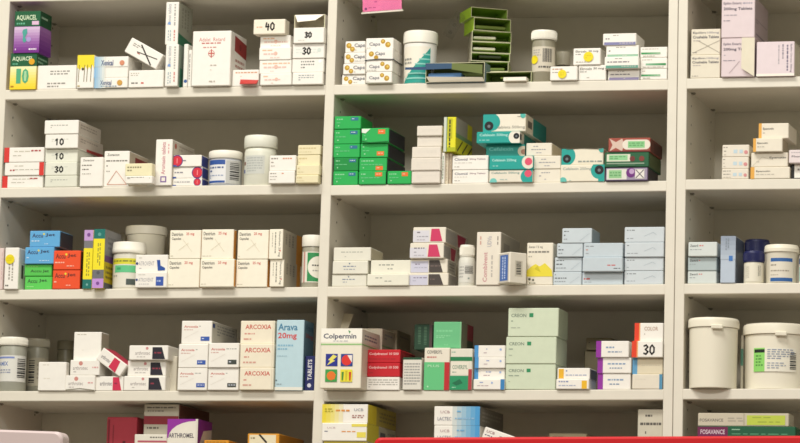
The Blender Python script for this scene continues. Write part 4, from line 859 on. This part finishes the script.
# ================================================================== RIGHT BAY, THIRD SHELF
r3 = ('R', 3)
tr = [('T', .06, .18, .34, .34, 'Zestril', '#4a4d50'), ('f', .38, .18, .56, .34, 1, '#cf6a62'), ('f', .06, .48, .5, .58, 1, '#8f969a')]
stack(r3, 'pale blue white carton with red mark', 'stack in right bay third shelf', [(687.6, 716.6, 271, dict(front=tr)), (687.8, 716.8, 257, dict(front=tr, col='#aebbbc', o=-.007)), (688.2, 717.2, 242, dict(front=tr, o=.004))], d=.1, col='#cfd6d2')
carton(720.4, 735.6, 236, r3, 'tall slim blue grey carton with small blue square, right bay third shelf', ramp(0, 0, 1, .5, '#8d98a8', '#b3bfcc', 5) + [('r', .56, .42, .82, .53, '#3f74b8'), ('F', .3, .05, .6, .3, 2, '#7d8894')], s=744, sc='#5a6478', col='#b5c1cf', o=.0, d=.06)
vessel(743.2, 764.6, 250.4, r3, 'white bottle with navy blue cap, in front of its twin, right bay', [(.93, 0), (.96, .02), (.96, .6), (.92, .655)], [(1, .66), (1, .97), (.94, 1)], .66, col='#e3decb', capcol='#1f2352',
    lab=(.06, .6, .06, .94, .963, '#e3decc', [('F', .08, .15, .3, .85, 3, '#b9b4a4'), ('F', .68, .1, .84, .7, 2, '#77746a')]), o=-.002, ribs=True, group='navy capped bottles')
vessel(744.4, 769.6, 238.6, r3, 'navy capped white bottle standing behind the front navy capped one, right bay', [(.93, 0), (.96, .02), (.96, .68), (.92, .73)], [(1, .735), (1, .98), (.95, 1)], .735, col='#d5d0c0', capcol='#20244e', Yc=.105, ribs=True, group='navy capped bottles')
vessel(763.6, 799.6, 243.6, r3, 'white tub with two blue label bands and pouring lid, right bay third shelf', [(.86, 0), (.88, .015), (.92, .76), (.93, .8)], [(.97, .805), (1, .82), (1, .9), (.98, .91), (.97, .97), (.92, 1)], .8, col='#d8d2c0', capcol='#e6e0cc',
    lab=(.02, .68, .14, .86, .905, '#dcd6c6', [('r', .04, .05, .96, .19, '#2f5f9c'), ('f', .05, .28, .9, .38, 1, '#8d8578'), ('f', .05, .5, .8, .6, 1, '#a09888'), ('f', .05, .68, .5, .74, 1, '#a8a090'), ('r', .04, .82, .96, .96, '#2f5f9c')]), name='plastic_tub', cat='tub', capname='lid', o=-.001, tab=False)
carton(799.2, 815, 255.6, r3, 'dark blue and white carton peeping in at the right edge, third shelf', [('r', 0, .1, 1, .3, '#27508c'), ('r', 0, .4, 1, .9, '#9cc0b8')], d=.06, o=-.03)
# ================================================================== LEFT BAY, FOURTH SHELF
s4 = ('L', 4)
bsh = [(.92, 0), (.96, .02), (.96, .78), (.92, .82), (.9, .845)]; bcp = [(.98, .85), (1, .86), (1, .98), (.96, 1)]
vessel(-1, 26.6, 336.4, s4, 'grey translucent bottle with white cap and barcode label at far left, fourth shelf', bsh, bcp, .85, col='#b5b5a6', kind='translucent',
    lab=(.18, .66, .0, .97, .963, '#d9d8d0', [('T', .14, .24, .44, .4, 'AMIX', '#5a70aa'), ('r', 0, .05, .6, .12, '#7a8ac0'), ('f', .05, .52, .56, .8, 3, '#8a90a8'), ('B', .68, .12, .95, .85)]), o=-.004, ribs=True, group='grey translucent bottles')
vessel(25.4, 48.6, 338, s4, 'grey translucent bottle behind and right of the barcode one, fourth shelf', bsh, bcp, .85, col='#a8a592', capcol='#9d9784', kind='translucent',
    lab=(.16, .66, .02, .98, .963, '#a9a28e', [('B', .2, .1, .42, .9), ('f', .5, .2, .9, .8, 4, '#8a8272')]), Yc=.13, ribs=True, group='grey translucent bottles')
vessel(56.6, 73.4, 340, s4, 'grey capped bottle barely visible behind the upright white carton, fourth shelf', bsh, bcp, .85, col='#8a846c', capcol='#8a846e', Yc=.24, kind='translucent', group='grey translucent bottles')
carton(38, 66, 362, s4, 'plain cream carton with faint text, left of the round pill print cartons', [('f', .15, .08, .9, .13, 1, '#c9c3b2'), ('f', .2, .55, .8, .6, 1, '#d8d2c2')], d=.05, o=.001, s=69)
pl = lambda big=0: [('c', .36, .22, .14, '#c98a80'), ('t', .1, .4, .6, .64, 'arthrotec', '#8a8080'), ('f', .12, .72, .6, .84, 1, '#b5afa8')]
lo = carton(65.4, 95, 375.4, s4, 'white carton with pink text and bent front, bottom of the leaning pile', pl() + [('f', .76, .4, .96, .58, 1, '#d89a98'), ('s', [(.02, .95), (.5, .86), (.98, .97)], .05, '#77725f')], d=.08, o=.004, group='boxes in the leaning pile')
md = carton(70, 99.6, 360, lo, 'white carton with pink text, second up in the leaning pile', pl() + [('f', .76, .4, .96, .58, 1, '#d89a98')], d=.08, o=.001, group='boxes in the leaning pile')
carton(73.6, 101.2, 332, md, 'large plain white carton on top of the leaning pile', [('f', .12, .07, .92, .12, 1, '#b0aa98'), ('f', .3, .62, .8, .66, 1, '#dcd6c8')], s=126, sc='#aaa490', o=-.006, max_d=.05, group='boxes in the leaning pile')
pb = [('T', .16, .34, .6, .64, 'arthrotec', '#8a8484'), ('p', [(.62, .05), (.84, .05), (.94, .97), (.62, .97)], '#c92f50'), ('f', .68, .4, .86, .6, 1, '#8a2440')]
carton(95.4, 123.4, 376.4, s4, 'white carton with pink red block beneath the tilted carton', pb, d=.08, o=-.002)
tilted([(102.3, 346.6), (127, 364.8), (119.8, 377), (97.2, 360)], 'white carton with pink block leaning at a steep tilt, fourth shelf', [('T', .1, .4, .46, .68, 'arthrotec', '#8a8484'), ('p', [(.5, .1), (.74, .1), (.8, .96), (.5, .9)], '#c9304f')], side_top='#b8384e', d=.07, Y=-.0035)
dk = [('c', .46, .2, .1, '#c98a88'), ('t', .16, .4, .54, .64, 'arthrotec', '#8a7f80'), ('f', .2, .74, .52, .84, 1, '#b5afa8'), ('p', [(.6, .12), (.84, .12), (.93, .94), (.6, .94)], '#2a2730'), ('f', .65, .42, .86, .62, 1, '#8a3040')]
stack(s4, 'white carton with black block', 'stack of three, left bay fourth shelf', [(123.6, 165.4, 376, dict(front=dk)), (127.4, 166, 360.6, dict(front=dk)), (129, 168.2, 345.4, dict(front=dk, o=.002))], d=.08)
carton(166.6, 176.6, 356, s4, 'narrow cream carton set back left of the blue tab cartons', [], col='#d6cfbd', d=.08, o=-.03)
bl = lambda c: [('T', .08, .2, .54, .3, 'Arcoxia', '#c05a50'), ('f', .58, .2, .96, .28, 1, '#a9a9a4'), ('f', .08, .36, .4, .42, 1, '#c9968c'), ('s', [(.1, .75), (.55, .45)], .012, '#d8d2c6'), ('r', .64, .68, .93, .86, c), ('f', .68, .73, .9, .81, 1, '#d0d4e0')]
stack(s4, 'white carton with blue tab', 'column left of the red titled boxes', [(177.4, 207.2, 368, dict(front=bl('#3a5aa8'), o=.007)), (178.4, 208, 344, dict(front=bl('#3a5aa8'), o=.006)), (181.4, 212, 320.8, dict(front=bl('#3a5aa8'), s=237, sc='#c0bcb0', o=.004, side=[('r', .03, .1, .12, .28, '#34487a'), ('f', .2, .1, .9, .6, 4, '#8a8a86')]))], d=.1)
stack(s4, 'white carton with dark grey tab', 'pair left of red titled boxes', [(207.8, 238.6, 368, dict(front=bl('#3f4540'), o=.004)), (208.4, 239, 343, dict(front=bl('#3f4540'), o=.008))], d=.09, group='grey tab pair')
rx = [('T', .14, .16, .9, .36, 'ARCOXIA', '#c04a3c'), ('f', .12, .5, .44, .62, 1, '#cf8a7c'), ('f', .1, .72, .9, .86, 1, '#d09a8a'), ('r', .94, 0, .955, 1, '#d5cdb8')]
stack(s4, 'cream carton with large red title', 'column of three, fourth shelf', [(239.4, 273.4, 367.6, dict(front=rx, o=.008)), (239.8, 274, 344, dict(front=rx, o=.006)), (240.4, 274.8, 320.8, dict(front=rx, o=.003))], d=.1, col='#e9e0ca')
carton(275.6, 303.6, 320, s4, 'tall pale blue carton with 20 mg in red, left bay fourth shelf', [('T', .06, .05, .76, .15, 'Arava', '#2f6f94'), ('T', .06, .18, .74, .285, '20mg', '#c8383a'), ('f', .06, .34, .62, .44, 2, '#7fb0c8'), ('f', .06, .5, .5, .53, 1, '#9ab8c4'), ('c', .05, .86, .012, '#6a7a84'), ('f', .06, .9, .86, .93, 1, '#8fa4ac'), ('r', 0, .955, 1, 1, '#e3e2d6')], [('r', 0, 0, 1, 1, '#5a7a8c'), ('T', .15, .05, .9, .14, 'Arava', '#1f4a66'), ('T', .15, .18, .9, .26, '20mg', '#8a2f34')], col='#b8d2da', s=313, o=.004)
carton(304.6, 314.4, 356, s4, 'navy blue carton with white vertical lettering beside the pale blue carton', [('v', .3, .1, .74, .7, 'TABLETS', '#d8d8e0'), ('c', .5, .85, .06, '#d0d0da')], col='#22285e', d=.03, o=-.003)

# ================================================================== MIDDLE BAY, FOURTH SHELF
m4 = ('M', 4)
pic = lambda u, v: (u, v, u+.29, v+.205)
q1, q2, q3, q4 = pic(.13, .425), pic(.50, .425), pic(.13, .685), pic(.50, .685)
def sub(q, pts): return [(q[0]+(q[2]-q[0])*a, q[1]+(q[3]-q[1])*b) for a, b in pts]
QW = .24
colp = [('r', 0, 0, 1, .235, '#f0ece0'), ('T', .06, .085, .86, .195, 'Colpermin', '#2f3350'), ('p', [(.66, .03), (.72, .05), (.69, .09)], '#3f8a4a'), ('f', .3, .2, .84, .225, 1, '#a9aab0'), ('r', 0, .255, 1, .275, '#8fc47a'),
    ('r', *q1, '#26308a'), ('p', sub(q1, [(.62, .06), (.95, .2), (.6, .5), (.8, .55), (.1, .95), (.4, .55), (.2, .5)]), '#e6dc6a'),
    ('r', *q2, '#1f3f8a'), ('c', .645, .53, .088, '#d8352c'), ('p', sub(q2, [(.55, .1), (.95, .1), (.95, .7), (.8, .5)]), '#e8e0d8'),
    ('r', *q3, '#3f9a4a'), ('c', .275, .79, .075, '#e07a2a'), ('p', sub(q3, [(.15, .5), (.5, .2), (.9, .4), (.8, .8), (.3, .85)]), '#e0752a'),
    ('r', *q4, '#e6d83a'), ('p', sub(q4, [(.1, .2), (.3, .2), (.25, .9), (.12, .9)]), '#4a8a3a'), ('p', sub(q4, [(.42, .1), (.6, .1), (.55, .9), (.45, .9)]), '#c9b82a'), ('p', sub(q4, [(.72, .2), (.92, .2), (.88, .9), (.76, .9)]), '#c8402a')]
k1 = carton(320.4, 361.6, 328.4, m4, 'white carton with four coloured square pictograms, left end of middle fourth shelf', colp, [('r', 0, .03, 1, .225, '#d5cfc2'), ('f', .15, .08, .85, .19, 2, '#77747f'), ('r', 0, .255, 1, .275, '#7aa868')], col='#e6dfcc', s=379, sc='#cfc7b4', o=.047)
carton(339, 381.6, 328.4, m4, 'second white carton directly behind the pictogram one, only its side showing', [], [('f', .2, .06, .85, .17, 2, '#77747f'), ('r', 0, .25, 1, .27, '#7a9868')], col='#d8d0bc', s=394, sc='#b0a692', o=-.098)  # front carton's white darkened here, recess shade painted into the colours
carton(353.5, 396.5, 329.6, m4, 'third white carton deepest behind the pictogram one, in shadow', [], [('f', .2, .06, .85, .17, 2, '#66635f')], col='#b0a68e', s=412, sc='#8d836c', o=-.2)  # white darkened again, deeper shelf shade painted into the carton colours
kk = MB(); kx, kz = at(338, 320, .12)
kk.box(-.03, .03, 0, .0012, -.02, .024, mat('#c9c0aa', .6, 'card'))
kc = kk.build('leaflet', None, (kx, .115, k1.z1+.0005+.0335), (-.62, .12, 0)); tag(kc, 'loose cream leaflet leaning above the pictogram carton', 'leaflet')
rd2 = [('T', .05, .22, .95, .46, 'Codydramol 10 500', '#e8b8b4'), ('f', .05, .62, .9, .8, 1, '#a81a22')]
lo = carton(366.4, 399.6, 377, m4, 'white carton with grey lines under the two red cartons', [('f', .06, .15, .94, .85, 4, '#b0aca4')], d=.08, o=.001, group='boxes in the red pair stack')
md = carton(367, 400, 363, lo, 'red carton with white text, lower of the red pair', rd2, col='#c01f2a', d=.08, o=.001, group='boxes in the red pair stack')
carton(367.4, 400.4, 349.6, md, 'red carton with white text, upper of the red pair', rd2, col='#c01f2a', sc='#8a1a20', s=415, o=.001, max_d=.12, group='boxes in the red pair stack')
carton(402.6, 421.6, 357.4, m4, 'upright white carton with grey ruled lines and dark green top edge', [('r', 0, 0, 1, .07, '#1f4a30'), ('f', .08, .16, .94, .86, 8, '#9d9c96')], d=.05, o=.003, col='#dcd8cc')
c1 = carton(424, 449.6, 347.8, m4, 'green and white carton with red edge stripe, middle fourth shelf', [('r', 0, .34, .8, 1, '#64be7e'), ('T', .1, .06, .7, .14, 'COVERSYL', '#5a5a54'), ('f', .1, .19, .8, .26, 1, '#c0706a'), ('r', .8, .34, 1, 1, '#b82a2e'), ('T', .14, .4, .6, .46, 'PLUS', '#a8e0b0'), ('c', .16, .92, .02, '#b8e8c0')], d=.1, o=.001, col='#e3dccb', group='green and white cartons with red edges')
c2 = carton(450, 472.2, 348.6, m4, 'narrower green and white carton with dark green edge, beside the red striped one', [('f', .05, .06, .8, .12, 1, '#8ab09a'), ('r', 0, .2, 1, .3, '#1f7a4a'), ('r', .04, .32, .84, .64, '#e3ddcc'), ('T', .1, .4, .8, .5, 'COVERSYL', '#6a8a74'), ('f', .1, .55, .7, .6, 1, '#8aa090'), ('p', [(0, .66), (.84, .66), (.84, 1), (0, 1)], '#2a9060'), ('p', [(.1, .84), (.45, .74), (.6, .84), (.3, .9)], '#1d6a48'), ('f', .1, .92, .7, .97, 1, '#9ad0b0'), ('r', .84, .5, 1, 1, '#a83a40')], d=.1, o=.001, col='#dcd8c8', group='green and white cartons with red edges')
carton(433.4, 461.4, 321.8, [c1, c2], 'pale green square carton on top of the green and white cartons', [('f', .1, .28, .85, .42, 1, '#7ac890'), ('f', .1, .5, .6, .62, 2, '#8ad09c'), ('r', .95, 0, 1, 1, '#7fb88a'), ('f', .4, .85, .8, .9, 1, '#8ad09c')], [('r', 0, 0, .5, 1, '#6a6a58'), ('r', .5, 0, 1, .6, '#7a2a34'), ('r', .5, .6, 1, 1, '#33402e')], col='#68b680', s=473, sc='#4a4a40', o=-.012)
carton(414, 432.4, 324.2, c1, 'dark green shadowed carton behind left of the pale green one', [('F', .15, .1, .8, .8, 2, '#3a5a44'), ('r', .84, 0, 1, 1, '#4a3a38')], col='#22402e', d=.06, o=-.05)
bz = lambda k: ([('r', 0, 0, .13, 1, '#4a92cc')] if k else [('r', .87, 0, 1, 1, '#3a7fb8')]) + [('f', .38 if k else .2, .22, .8, .42, 1, '#8a9ac4'), ('f', .3 if k else .12, .56, .94 if k else .8, .7, 1, '#b09aa0'), ('c', .85 if k else .6, .34, .1, '#9ab0d8')]
stack(m4, 'white carton with blue end', 'four beside the mint boxes', [(473.2, 504.6, 379.2, dict(front=bz(0), o=.003)), (474.2, 505, 368.6, dict(front=bz(1))), (474.6, 505.2, 357.4, dict(front=bz(1))), (474.4, 505.4, 345.4, dict(front=bz(1), o=-.001))], d=.09)
MI = '#ccd6bc'
cr = [('T', .06, .2, .36, .32, 'CREON', '#6a7a6a'), ('r', .42, .18, .5, .32, '#2f8a5a'), ('f', .06, .42, .3, .5, 1, '#8a9a88'), ('f', .06, .66, .24, .72, 1, '#a5b09c')]
stack(m4, 'large pale mint carton', 'stack of three, middle bay fourth shelf', [(505.4, 555.6, 364, dict(front=cr)), (505.8, 556.4, 336.8, dict(front=cr, o=.001)), (508, 558.6, 308, dict(front=cr, s=568, sc='#b5bfa4', o=.0))], d=.1, col=MI, name='large_medicine_carton')
ym = lambda k: ([('r', .04, .08, .2, .95, '#e2ae2c')] if k else [('r', .78, .15, .94, .95, '#e6b428')]) + [('f', .26 if k else .08, .14, .92 if k else .66, .4, 1, '#7a86b0'), ('f', .26 if k else .08, .55, .9 if k else .7, .75, 1, '#a4acc4')]
stack(m4, 'small white carton with yellow end', 'low pair right of the mint stack', [(555.9, 589, 379, dict(front=ym(0), o=.004)), (557.2, 590, 368, dict(front=ym(1), s=597, sc='#8a857a', o=-.002))], d=.07, group='small yellow ended pair')
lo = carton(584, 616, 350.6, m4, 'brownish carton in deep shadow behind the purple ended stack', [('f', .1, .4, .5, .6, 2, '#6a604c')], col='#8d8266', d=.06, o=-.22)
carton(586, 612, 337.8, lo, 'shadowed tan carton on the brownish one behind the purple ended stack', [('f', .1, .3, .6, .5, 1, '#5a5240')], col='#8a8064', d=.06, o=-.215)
pu = [('r', 0, 0, .16, 1, '#8f2f9a'), ('f', .3, .3, .86, .5, 1, '#7f9ab8'), ('f', .36, .6, .78, .74, 1, '#6a86a8')]
stack(m4, 'white carton with purple end', 'stack of three, right of the mint stack', [(597.6, 630.8, 373.6, dict(front=pu)), (597.4, 631.4, 357.8, dict(front=pu, o=-.002)), (596, 629, 341, dict(front=pu, o=.003))], d=.09, left=[('r', 0, 0, 1, 1, '#4a6aa0')])
ro = [('r', 0, 0, .16, 1, '#dc3f22'), ('r', .16, 0, .2, 1, '#e8a060')]
stack(m4, 'white carton', 'column against the double upright, fourth shelf', [
    (632, 662.4, 374.2, dict(front=[('r', .9, 0, 1, 1, '#4f8db0'), ('f', .1, .3, .7, .4, 1, '#d8d0c0')], col='#e0d8c6', label='cream carton with blue right end, bottom of the column against the double upright')),
    (632.4, 663, 358, dict(front=[('r', 0, 0, .16, 1, '#5f9ac0'), ('f', .3, .4, .9, .5, 1, '#cfc6ae')], col='#d9cfb4', o=-.006, label='beige carton with blue left end beneath the carton penned 30, middle bay')),
    (631.6, 662.8, 341, dict(front=ro + [('h', .36, .24, .76, .82, '30', '#24211e')], o=.003, label='white carton with red end penned 30 in black, middle bay fourth shelf')),
    (634.4, 663.4, 323, dict(front=ro + [('T', .34, .2, .82, .42, 'COLOR', '#b89a8a'), ('f', .34, .54, .8, .7, 1, '#b9b2a6')], label='white carton with red end on top of the carton penned 30'))], d=.085, group='boxes in the column against the double upright')

# ================================================================== RIGHT BAY, FOURTH SHELF
r4 = ('R', 4)
vessel(687.2, 739.6, 316.6, r4, 'big plain white tub jutting over the shelf edge, right bay fourth shelf', [(.90, 0), (.92, .008), (.945, .84), (.945, .86)], [(.985, .865), (1, .87), (1, .955), (.985, .985), (.94, 1)], .86, col='#e4decb', capcol='#e6e0cd', o=.03, name='plastic_tub', cat='tub', capname='lid', tab=True, group='big white tubs')
vessel(741.6, 811.5, 322.2, r4, 'big white tub with green white label, cut by the right edge, fourth shelf', [(.9, 0), (.92, .008), (.945, .8), (.945, .83)], [(.985, .835), (1, .84), (1, .955), (.985, .985), (.94, 1)], .83, col='#e4decb', capcol='#e6e0cd', o=-.004, name='plastic_tub', cat='tub', capname='lid', tab=True, group='big white tubs',
    lab=(.26, .62, .155, .80, .948, '#e6e2d2', [('r', 0, 0, .28, 1, '#8cd06a'), ('r', .02, .06, .28, .2, '#1f2a22'), ('f', .06, .28, .24, .8, 4, '#4f8a3f'), ('f', .34, .04, .95, .5, 5, '#8a92a4'), ('f', .34, .6, .75, .9, 3, '#a0a6b0'), ('B', .84, .2, .99, .9)]))
carton(740.4, 743.4, 335, r4, 'thin edge of a greenish item squeezed between the two big tubs', [('r', 0, .25, 1, .55, '#4a7a66')], col='#b5b09c', d=.03, o=-.05)

# ================================================================== BOTTOM SHELF
s5, m5, r5 = ('L', 5), ('M', 5), ('R', 5)
carton(105.6, 136, 417, s5, 'dark red carton with black streaks standing on the bottom shelf', [('r', .04, .03, .1, 1, '#7a1f2a'), ('r', .2, .1, .24, 1, '#8a2a34'), ('F', .5, .3, .7, .9, 1, '#5a1a22')], col='#b03a48', d=.1, o=-.06)
carton(142.6, 177.6, 404, s5, 'grey white carton with a dark red band on the bottom shelf', [('f', .08, .025, .9, .055, 1, '#5f5a52'), ('f', .1, .065, .6, .09, 1, '#77726a'), ('r', 0, .13, 1, .22, '#8a2f38'), ('f', .1, .24, .6, .28, 1, '#5f5a52')], col='#b9b2a2', d=.08, o=-.045, sc='#6a4038', s=208)
carton(133.4, 166, 434.4, s5, 'white carton with small print in front of the dark red banded one', [('f', .48, .03, .96, .07, 1, '#55524c'), ('r', .1, .1, 1, .13, '#b8586a')], d=.035, o=.0, col='#ddd8ca')
pv = '#8f2f98'
arc = [(1, 1)]
cv = [('p', [(0, 0), (.92, 0)] + [(.92-.88*math.sin(t*math.pi/12), .025+.22*(1-math.cos(t*math.pi/12))) for t in range(7)] + [(0, .25)], pv), ('T', .05, .185, .88, .245, 'ARTHROMEL', '#4a4450'), ('r', .93, 0, 1, 1, '#d8d2c4')]
carton(166.2, 197, 419, s5, 'purple and white carton with a curved purple corner on the bottom shelf', cv, [('p', [(0, 0), (1, 0), (1, .1), (.4, .14), (.0, .4)], '#7a2a84')], s=211, sc='#c9c0b4', o=.001, col='#e3ddd0')
carton(203, 228, 440.2, s5, 'orange carton top just showing right of the purple cornered carton', [('f', .1, .02, .9, .05, 1, '#8a5a1a')], col='#d8932a', d=.08, o=-.01, group='orange cartons on the bottom shelf')
carton(246.6, 278.4, 433.6, s5, 'orange and white carton with black pen stroke on the bottom shelf', [('r', .06, .02, .9, .2, '#e3d8b8'), ('f', .1, .05, .4, .1, 1, '#8a7a5a'), ('s', [(.38, .02), (.6, .14)], .03, '#2a251f')], col='#d8952c', sc='#b57a22', s=303, o=-.004, group='orange cartons on the bottom shelf')
yf = lambda k: ramp(0, 0, .46, 1, '#e3cf30', '#e6dfc8', 5, True) + [('f', .3, .25, .6, .45, 1, '#d88a3a'), ('t', .7, .22, .9, .36, 'UCB', '#7a7f90'), ('f', .66, .55, .92, .75, 2, '#a8706a'), ('f', .06, .2, .24, .45, 2, '#b0a428')] if k else [('t', .12, .22, .3, .32, 'UCB', '#a58085'), ('f', .06, .42, .4, .52, 1, '#55607a'), ('f', .44, .42, .76, .54, 1, '#d88a3a'), ('r', .66, .05, 1, .2, '#e3d458'), ('r', .78, .5, .98, .8, '#e3d458')]
lo2 = carton(323, 366.6, 441.4, m5, 'yellow edged carton lowest of three at the left of the middle bottom shelf', [('r', 0, 0, 1, .3, '#e3d458')], s=396, sc='#b8b090', o=.03, group='yellow and white cartons')
lo = carton(321.6, 367, 423, lo2, 'white carton with yellow right side beneath the yellower one, bottom shelf', yf(0), [('r', 0, 0, .4, 1, '#c9bb3a'), ('r', .45, .3, .62, .7, '#55565a'), ('f', .7, .2, .98, .8, 3, '#8a8a86')], s=396, sc='#b0ac98', o=.03, group='yellow and white cartons')
carton(322, 368, 404.2, lo, 'yellow and white carton, topmost at the left of the middle bottom shelf', yf(1), [('r', 0, 0, 1, 1, '#a89a4a'), ('r', 0, 0, .3, 1, '#d2bf30'), ('f', .4, .2, .95, .8, 3, '#7a7448')], s=396, sc='#b0a860', o=.03, group='yellow and white cartons')
bf = lambda k: ramp(.4, 0, 1, 1, '#d8d8d0', '#3f93cc', 6, True) + [('t', .14, .22, .34, .36, 'UCB', '#a58085'), ('t', .08, .56, .38, .74, 'LACTEC', '#6a7088'), ('f', .46, .56, .94, .72, 1, '#8ab4d4'), ('f', .5, .2, .9, .34, 1, '#6aa8d4')]
b0 = carton(433.6, 479.4, 444, m5, 'blue and white carton lowest of the blue stack, mostly below the frame', [], d=.1, o=.0, group='blue and white bottom shelf cartons')
b1 = carton(433.8, 479.8, 425.6, b0, 'blue and white carton second down in the blue bottom shelf stack', bf(0), d=.1, o=.001, group='blue and white bottom shelf cartons')
carton(434, 480, 406.4, b1, 'blue and white carton on top of the bottom shelf blue stack', bf(1), [('r', 0, 0, 1, 1, '#77736a'), ('f', .1, .2, .9, .8, 3, '#8f8b80')], s=503, sc='#8a857a', o=.001, group='blue and white bottom shelf cartons')
tb0 = carton(482, 516, 444.5, m5, 'white carton under the slanted one beside the blue bottom shelf stack', [], d=.08, o=.0)
tilted([(485, 426.4), (516, 437.4), (513, 449), (482, 438)], 'white carton slanting down to the right beside the blue bottom shelf stack', [('T', .08, .2, .34, .42, 'UCB', '#8a5a60'), ('f', .06, .56, .4, .72, 1, '#4a5068'), ('f', .5, .3, .9, .8, 3, '#a8a8a4')], d=.06, Y=.0)
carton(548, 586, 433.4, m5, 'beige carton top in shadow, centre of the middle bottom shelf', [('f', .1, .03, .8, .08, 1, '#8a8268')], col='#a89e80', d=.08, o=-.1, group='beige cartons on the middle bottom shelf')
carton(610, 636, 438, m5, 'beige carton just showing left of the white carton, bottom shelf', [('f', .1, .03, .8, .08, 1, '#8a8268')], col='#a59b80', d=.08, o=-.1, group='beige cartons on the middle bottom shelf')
carton(637, 662.4, 409.4, m5, 'grey white carton with black text against the double upright, bottom shelf', [('f', .3, .05, .98, .1, 1, '#55514a'), ('f', .1, .14, .98, .2, 1, '#55514a'), ('f', .3, .24, .9, .3, 1, '#55514a'), ('c', .08, .4, .02, '#4a9a6a'), ('f', .2, .38, .95, .43, 1, '#8ab08a')], col='#c9c3b0', d=.08, o=-.02)
bk1 = carton(697, 794, 437.6, r5, 'pale carton under the maroon and green one, right bay bottom shelf', [('f', .1, .05, .8, .2, 1, '#8a857a')], col='#c9c2ae', d=.06, o=.0, group='long cartons, right bay bottom shelf')
bk2 = carton(697.4, 795.6, 426.4, bk1, 'long maroon and green carton with white lettering, right bay bottom shelf', [('r', 0, .04, .31, .96, '#6a1f4a'), ('T', .03, .3, .28, .72, 'FOSAVANCE', '#d0b8c4'), ('f', .35, .2, .5, .4, 1, '#8ab89a'), ('f', .35, .62, .92, .78, 1, '#5a9a74')], col='#17583a', d=.06, o=.002, group='long cartons, right bay bottom shelf')
carton(697.8, 789, 413.2, bk2, 'long pale carton with lime green panel on the maroon and green one', [('T', .02, .42, .28, .66, 'FOSAVANCE', '#66605a'), ('f', .33, .3, .5, .7, 2, '#a8a090'), ('r', .5, .02, .515, .98, '#b0a890'), ('r', .54, .16, .96, .9, '#b9c84a'), ('f', .6, .26, .8, .4, 1, '#93a43a'), ('f', .66, .6, .94, .74, 1, '#93a43a')], [('r', 0, 0, 1, 1, '#c9c2ae')], col='#c4bba6', d=.06, o=.0, group='long cartons, right bay bottom shelf')

# ================================================================== COUNTER SCREENS IN FRONT OF THE SHELVES
def screen(name, label, corner, far, Y, col, rad, right_of, thick=.04):
    """upright board with a rounded top corner, standing on the floor in the aisle"""
    xa, za = at(*corner, Y); xb, zb = at(*far, Y)
    mb = MB(); sgn = 1 if xb > xa else -1
    pts = [(xa, FLOOR_Z)]
    for t in range(9):
        a = math.pi/2*t/8
        pts.append((xa+sgn*rad*(1-math.cos(a)), za-rad+rad*math.sin(a)))
    pts += [(xb, zb), (xb, FLOOR_Z)]
    if sgn < 0: pts.reverse()
    n = len(pts); b = .004
    cx = sum(p[0] for p in pts)/n; cz = sum(p[1] for p in pts)/n
    ring = lambda y, k: [(p[0]+(b if p[0] < cx else -b)*k, y, p[1]+(b if p[1] < cz-.3 else -b)*k) for p in pts]
    vs = ring(Y, 1)+ring(Y+b, 0)+ring(Y+thick-b, 0)+ring(Y+thick, 1)
    fs = [tuple(range(n-1, -1, -1))[::-1], tuple(range(3*n, 4*n))[::-1]]
    for r_ in range(3):
        for i in range(n):
            j = (i+1) % n
            fs.append((r_*n+j, r_*n+i, (r_+1)*n+i, (r_+1)*n+j))
    fs[0] = tuple(range(n)); fs[1] = tuple(range(3*n, 4*n))[::-1]
    # front face points to the aisle (-y)
    mb.add(vs, fs, mat(col, .4, 'plastic'))
    o = mb.build(name, smooth=False); tag(o, label, 'counter screen')
    bm_fix(o)
def bm_fix(o):
    import bmesh
    b = bmesh.new(); b.from_mesh(o.data); bmesh.ops.recalc_face_normals(b, faces=b.faces[:]); b.to_mesh(o.data); b.free()
screen('counter_screen', 'bright red counter screen edge crossing the foreground at lower right', (374, 437.4), (860, 435.4), -1.3, '#c0121a', .012, 0)
screen('counter_screen', 'pale mauve rounded counter screen in the lower left foreground', (62.5, 431.5), (-60, 427.5), -1.3, '#c6b4b2', .014, 0)


# ------------------------------------------------------------------ room and light
mb = MB(); mb.add([(-6, -9.5, FLOOR_Z), (6, -9.5, FLOOR_Z), (6, .4, FLOOR_Z), (-6, .4, FLOOR_Z)], [(0, 1, 2, 3)], mat('#8d8577', .5, 'room_surface'))  # floor and wall keep their own colour with faint noise
tag(mb.build('floor'), kind='structure')
mb = MB(); mb.box(-6, 6, .34, .42, FLOOR_Z, 1.9, mat('#c9c2ae', .7, 'room_surface')); tag(mb.build('wall_back'), kind='structure')

def area(name, loc, rot, sx, sy, e, col=(1, .97, .92)):
    l = bpy.data.lights.new(name, 'AREA'); l.shape = 'RECTANGLE'; l.size, l.size_y, l.energy, l.color = sx, sy, e, col
    o = bpy.data.objects.new(name, l); COL.objects.link(o); o.location = loc; o.rotation_euler = rot
    return o
KEY = 268
area('ceiling_light', (-.7, -3.1, 4.3), (math.radians(34), 0, math.radians(-9)), 3.0, .8, KEY)
area('ceiling_light', (1.1, -4.6, 1.7), (math.radians(65), 0, math.radians(6)), 2.0, .6, 78)
w = bpy.data.worlds.new('room_light'); scene.world = w; w.use_nodes = True
bg = w.node_tree.nodes['Background']
bg.inputs['Color'].default_value = (1, .945, .80, 1); bg.inputs['Strength'].default_value = .50
scene.view_settings.view_transform = 'Standard'
scene.view_settings.look = 'None'
scene.view_settings.exposure = 0
scene.cycles.max_bounces = 6
scene.cycles.filter_width = 1.6
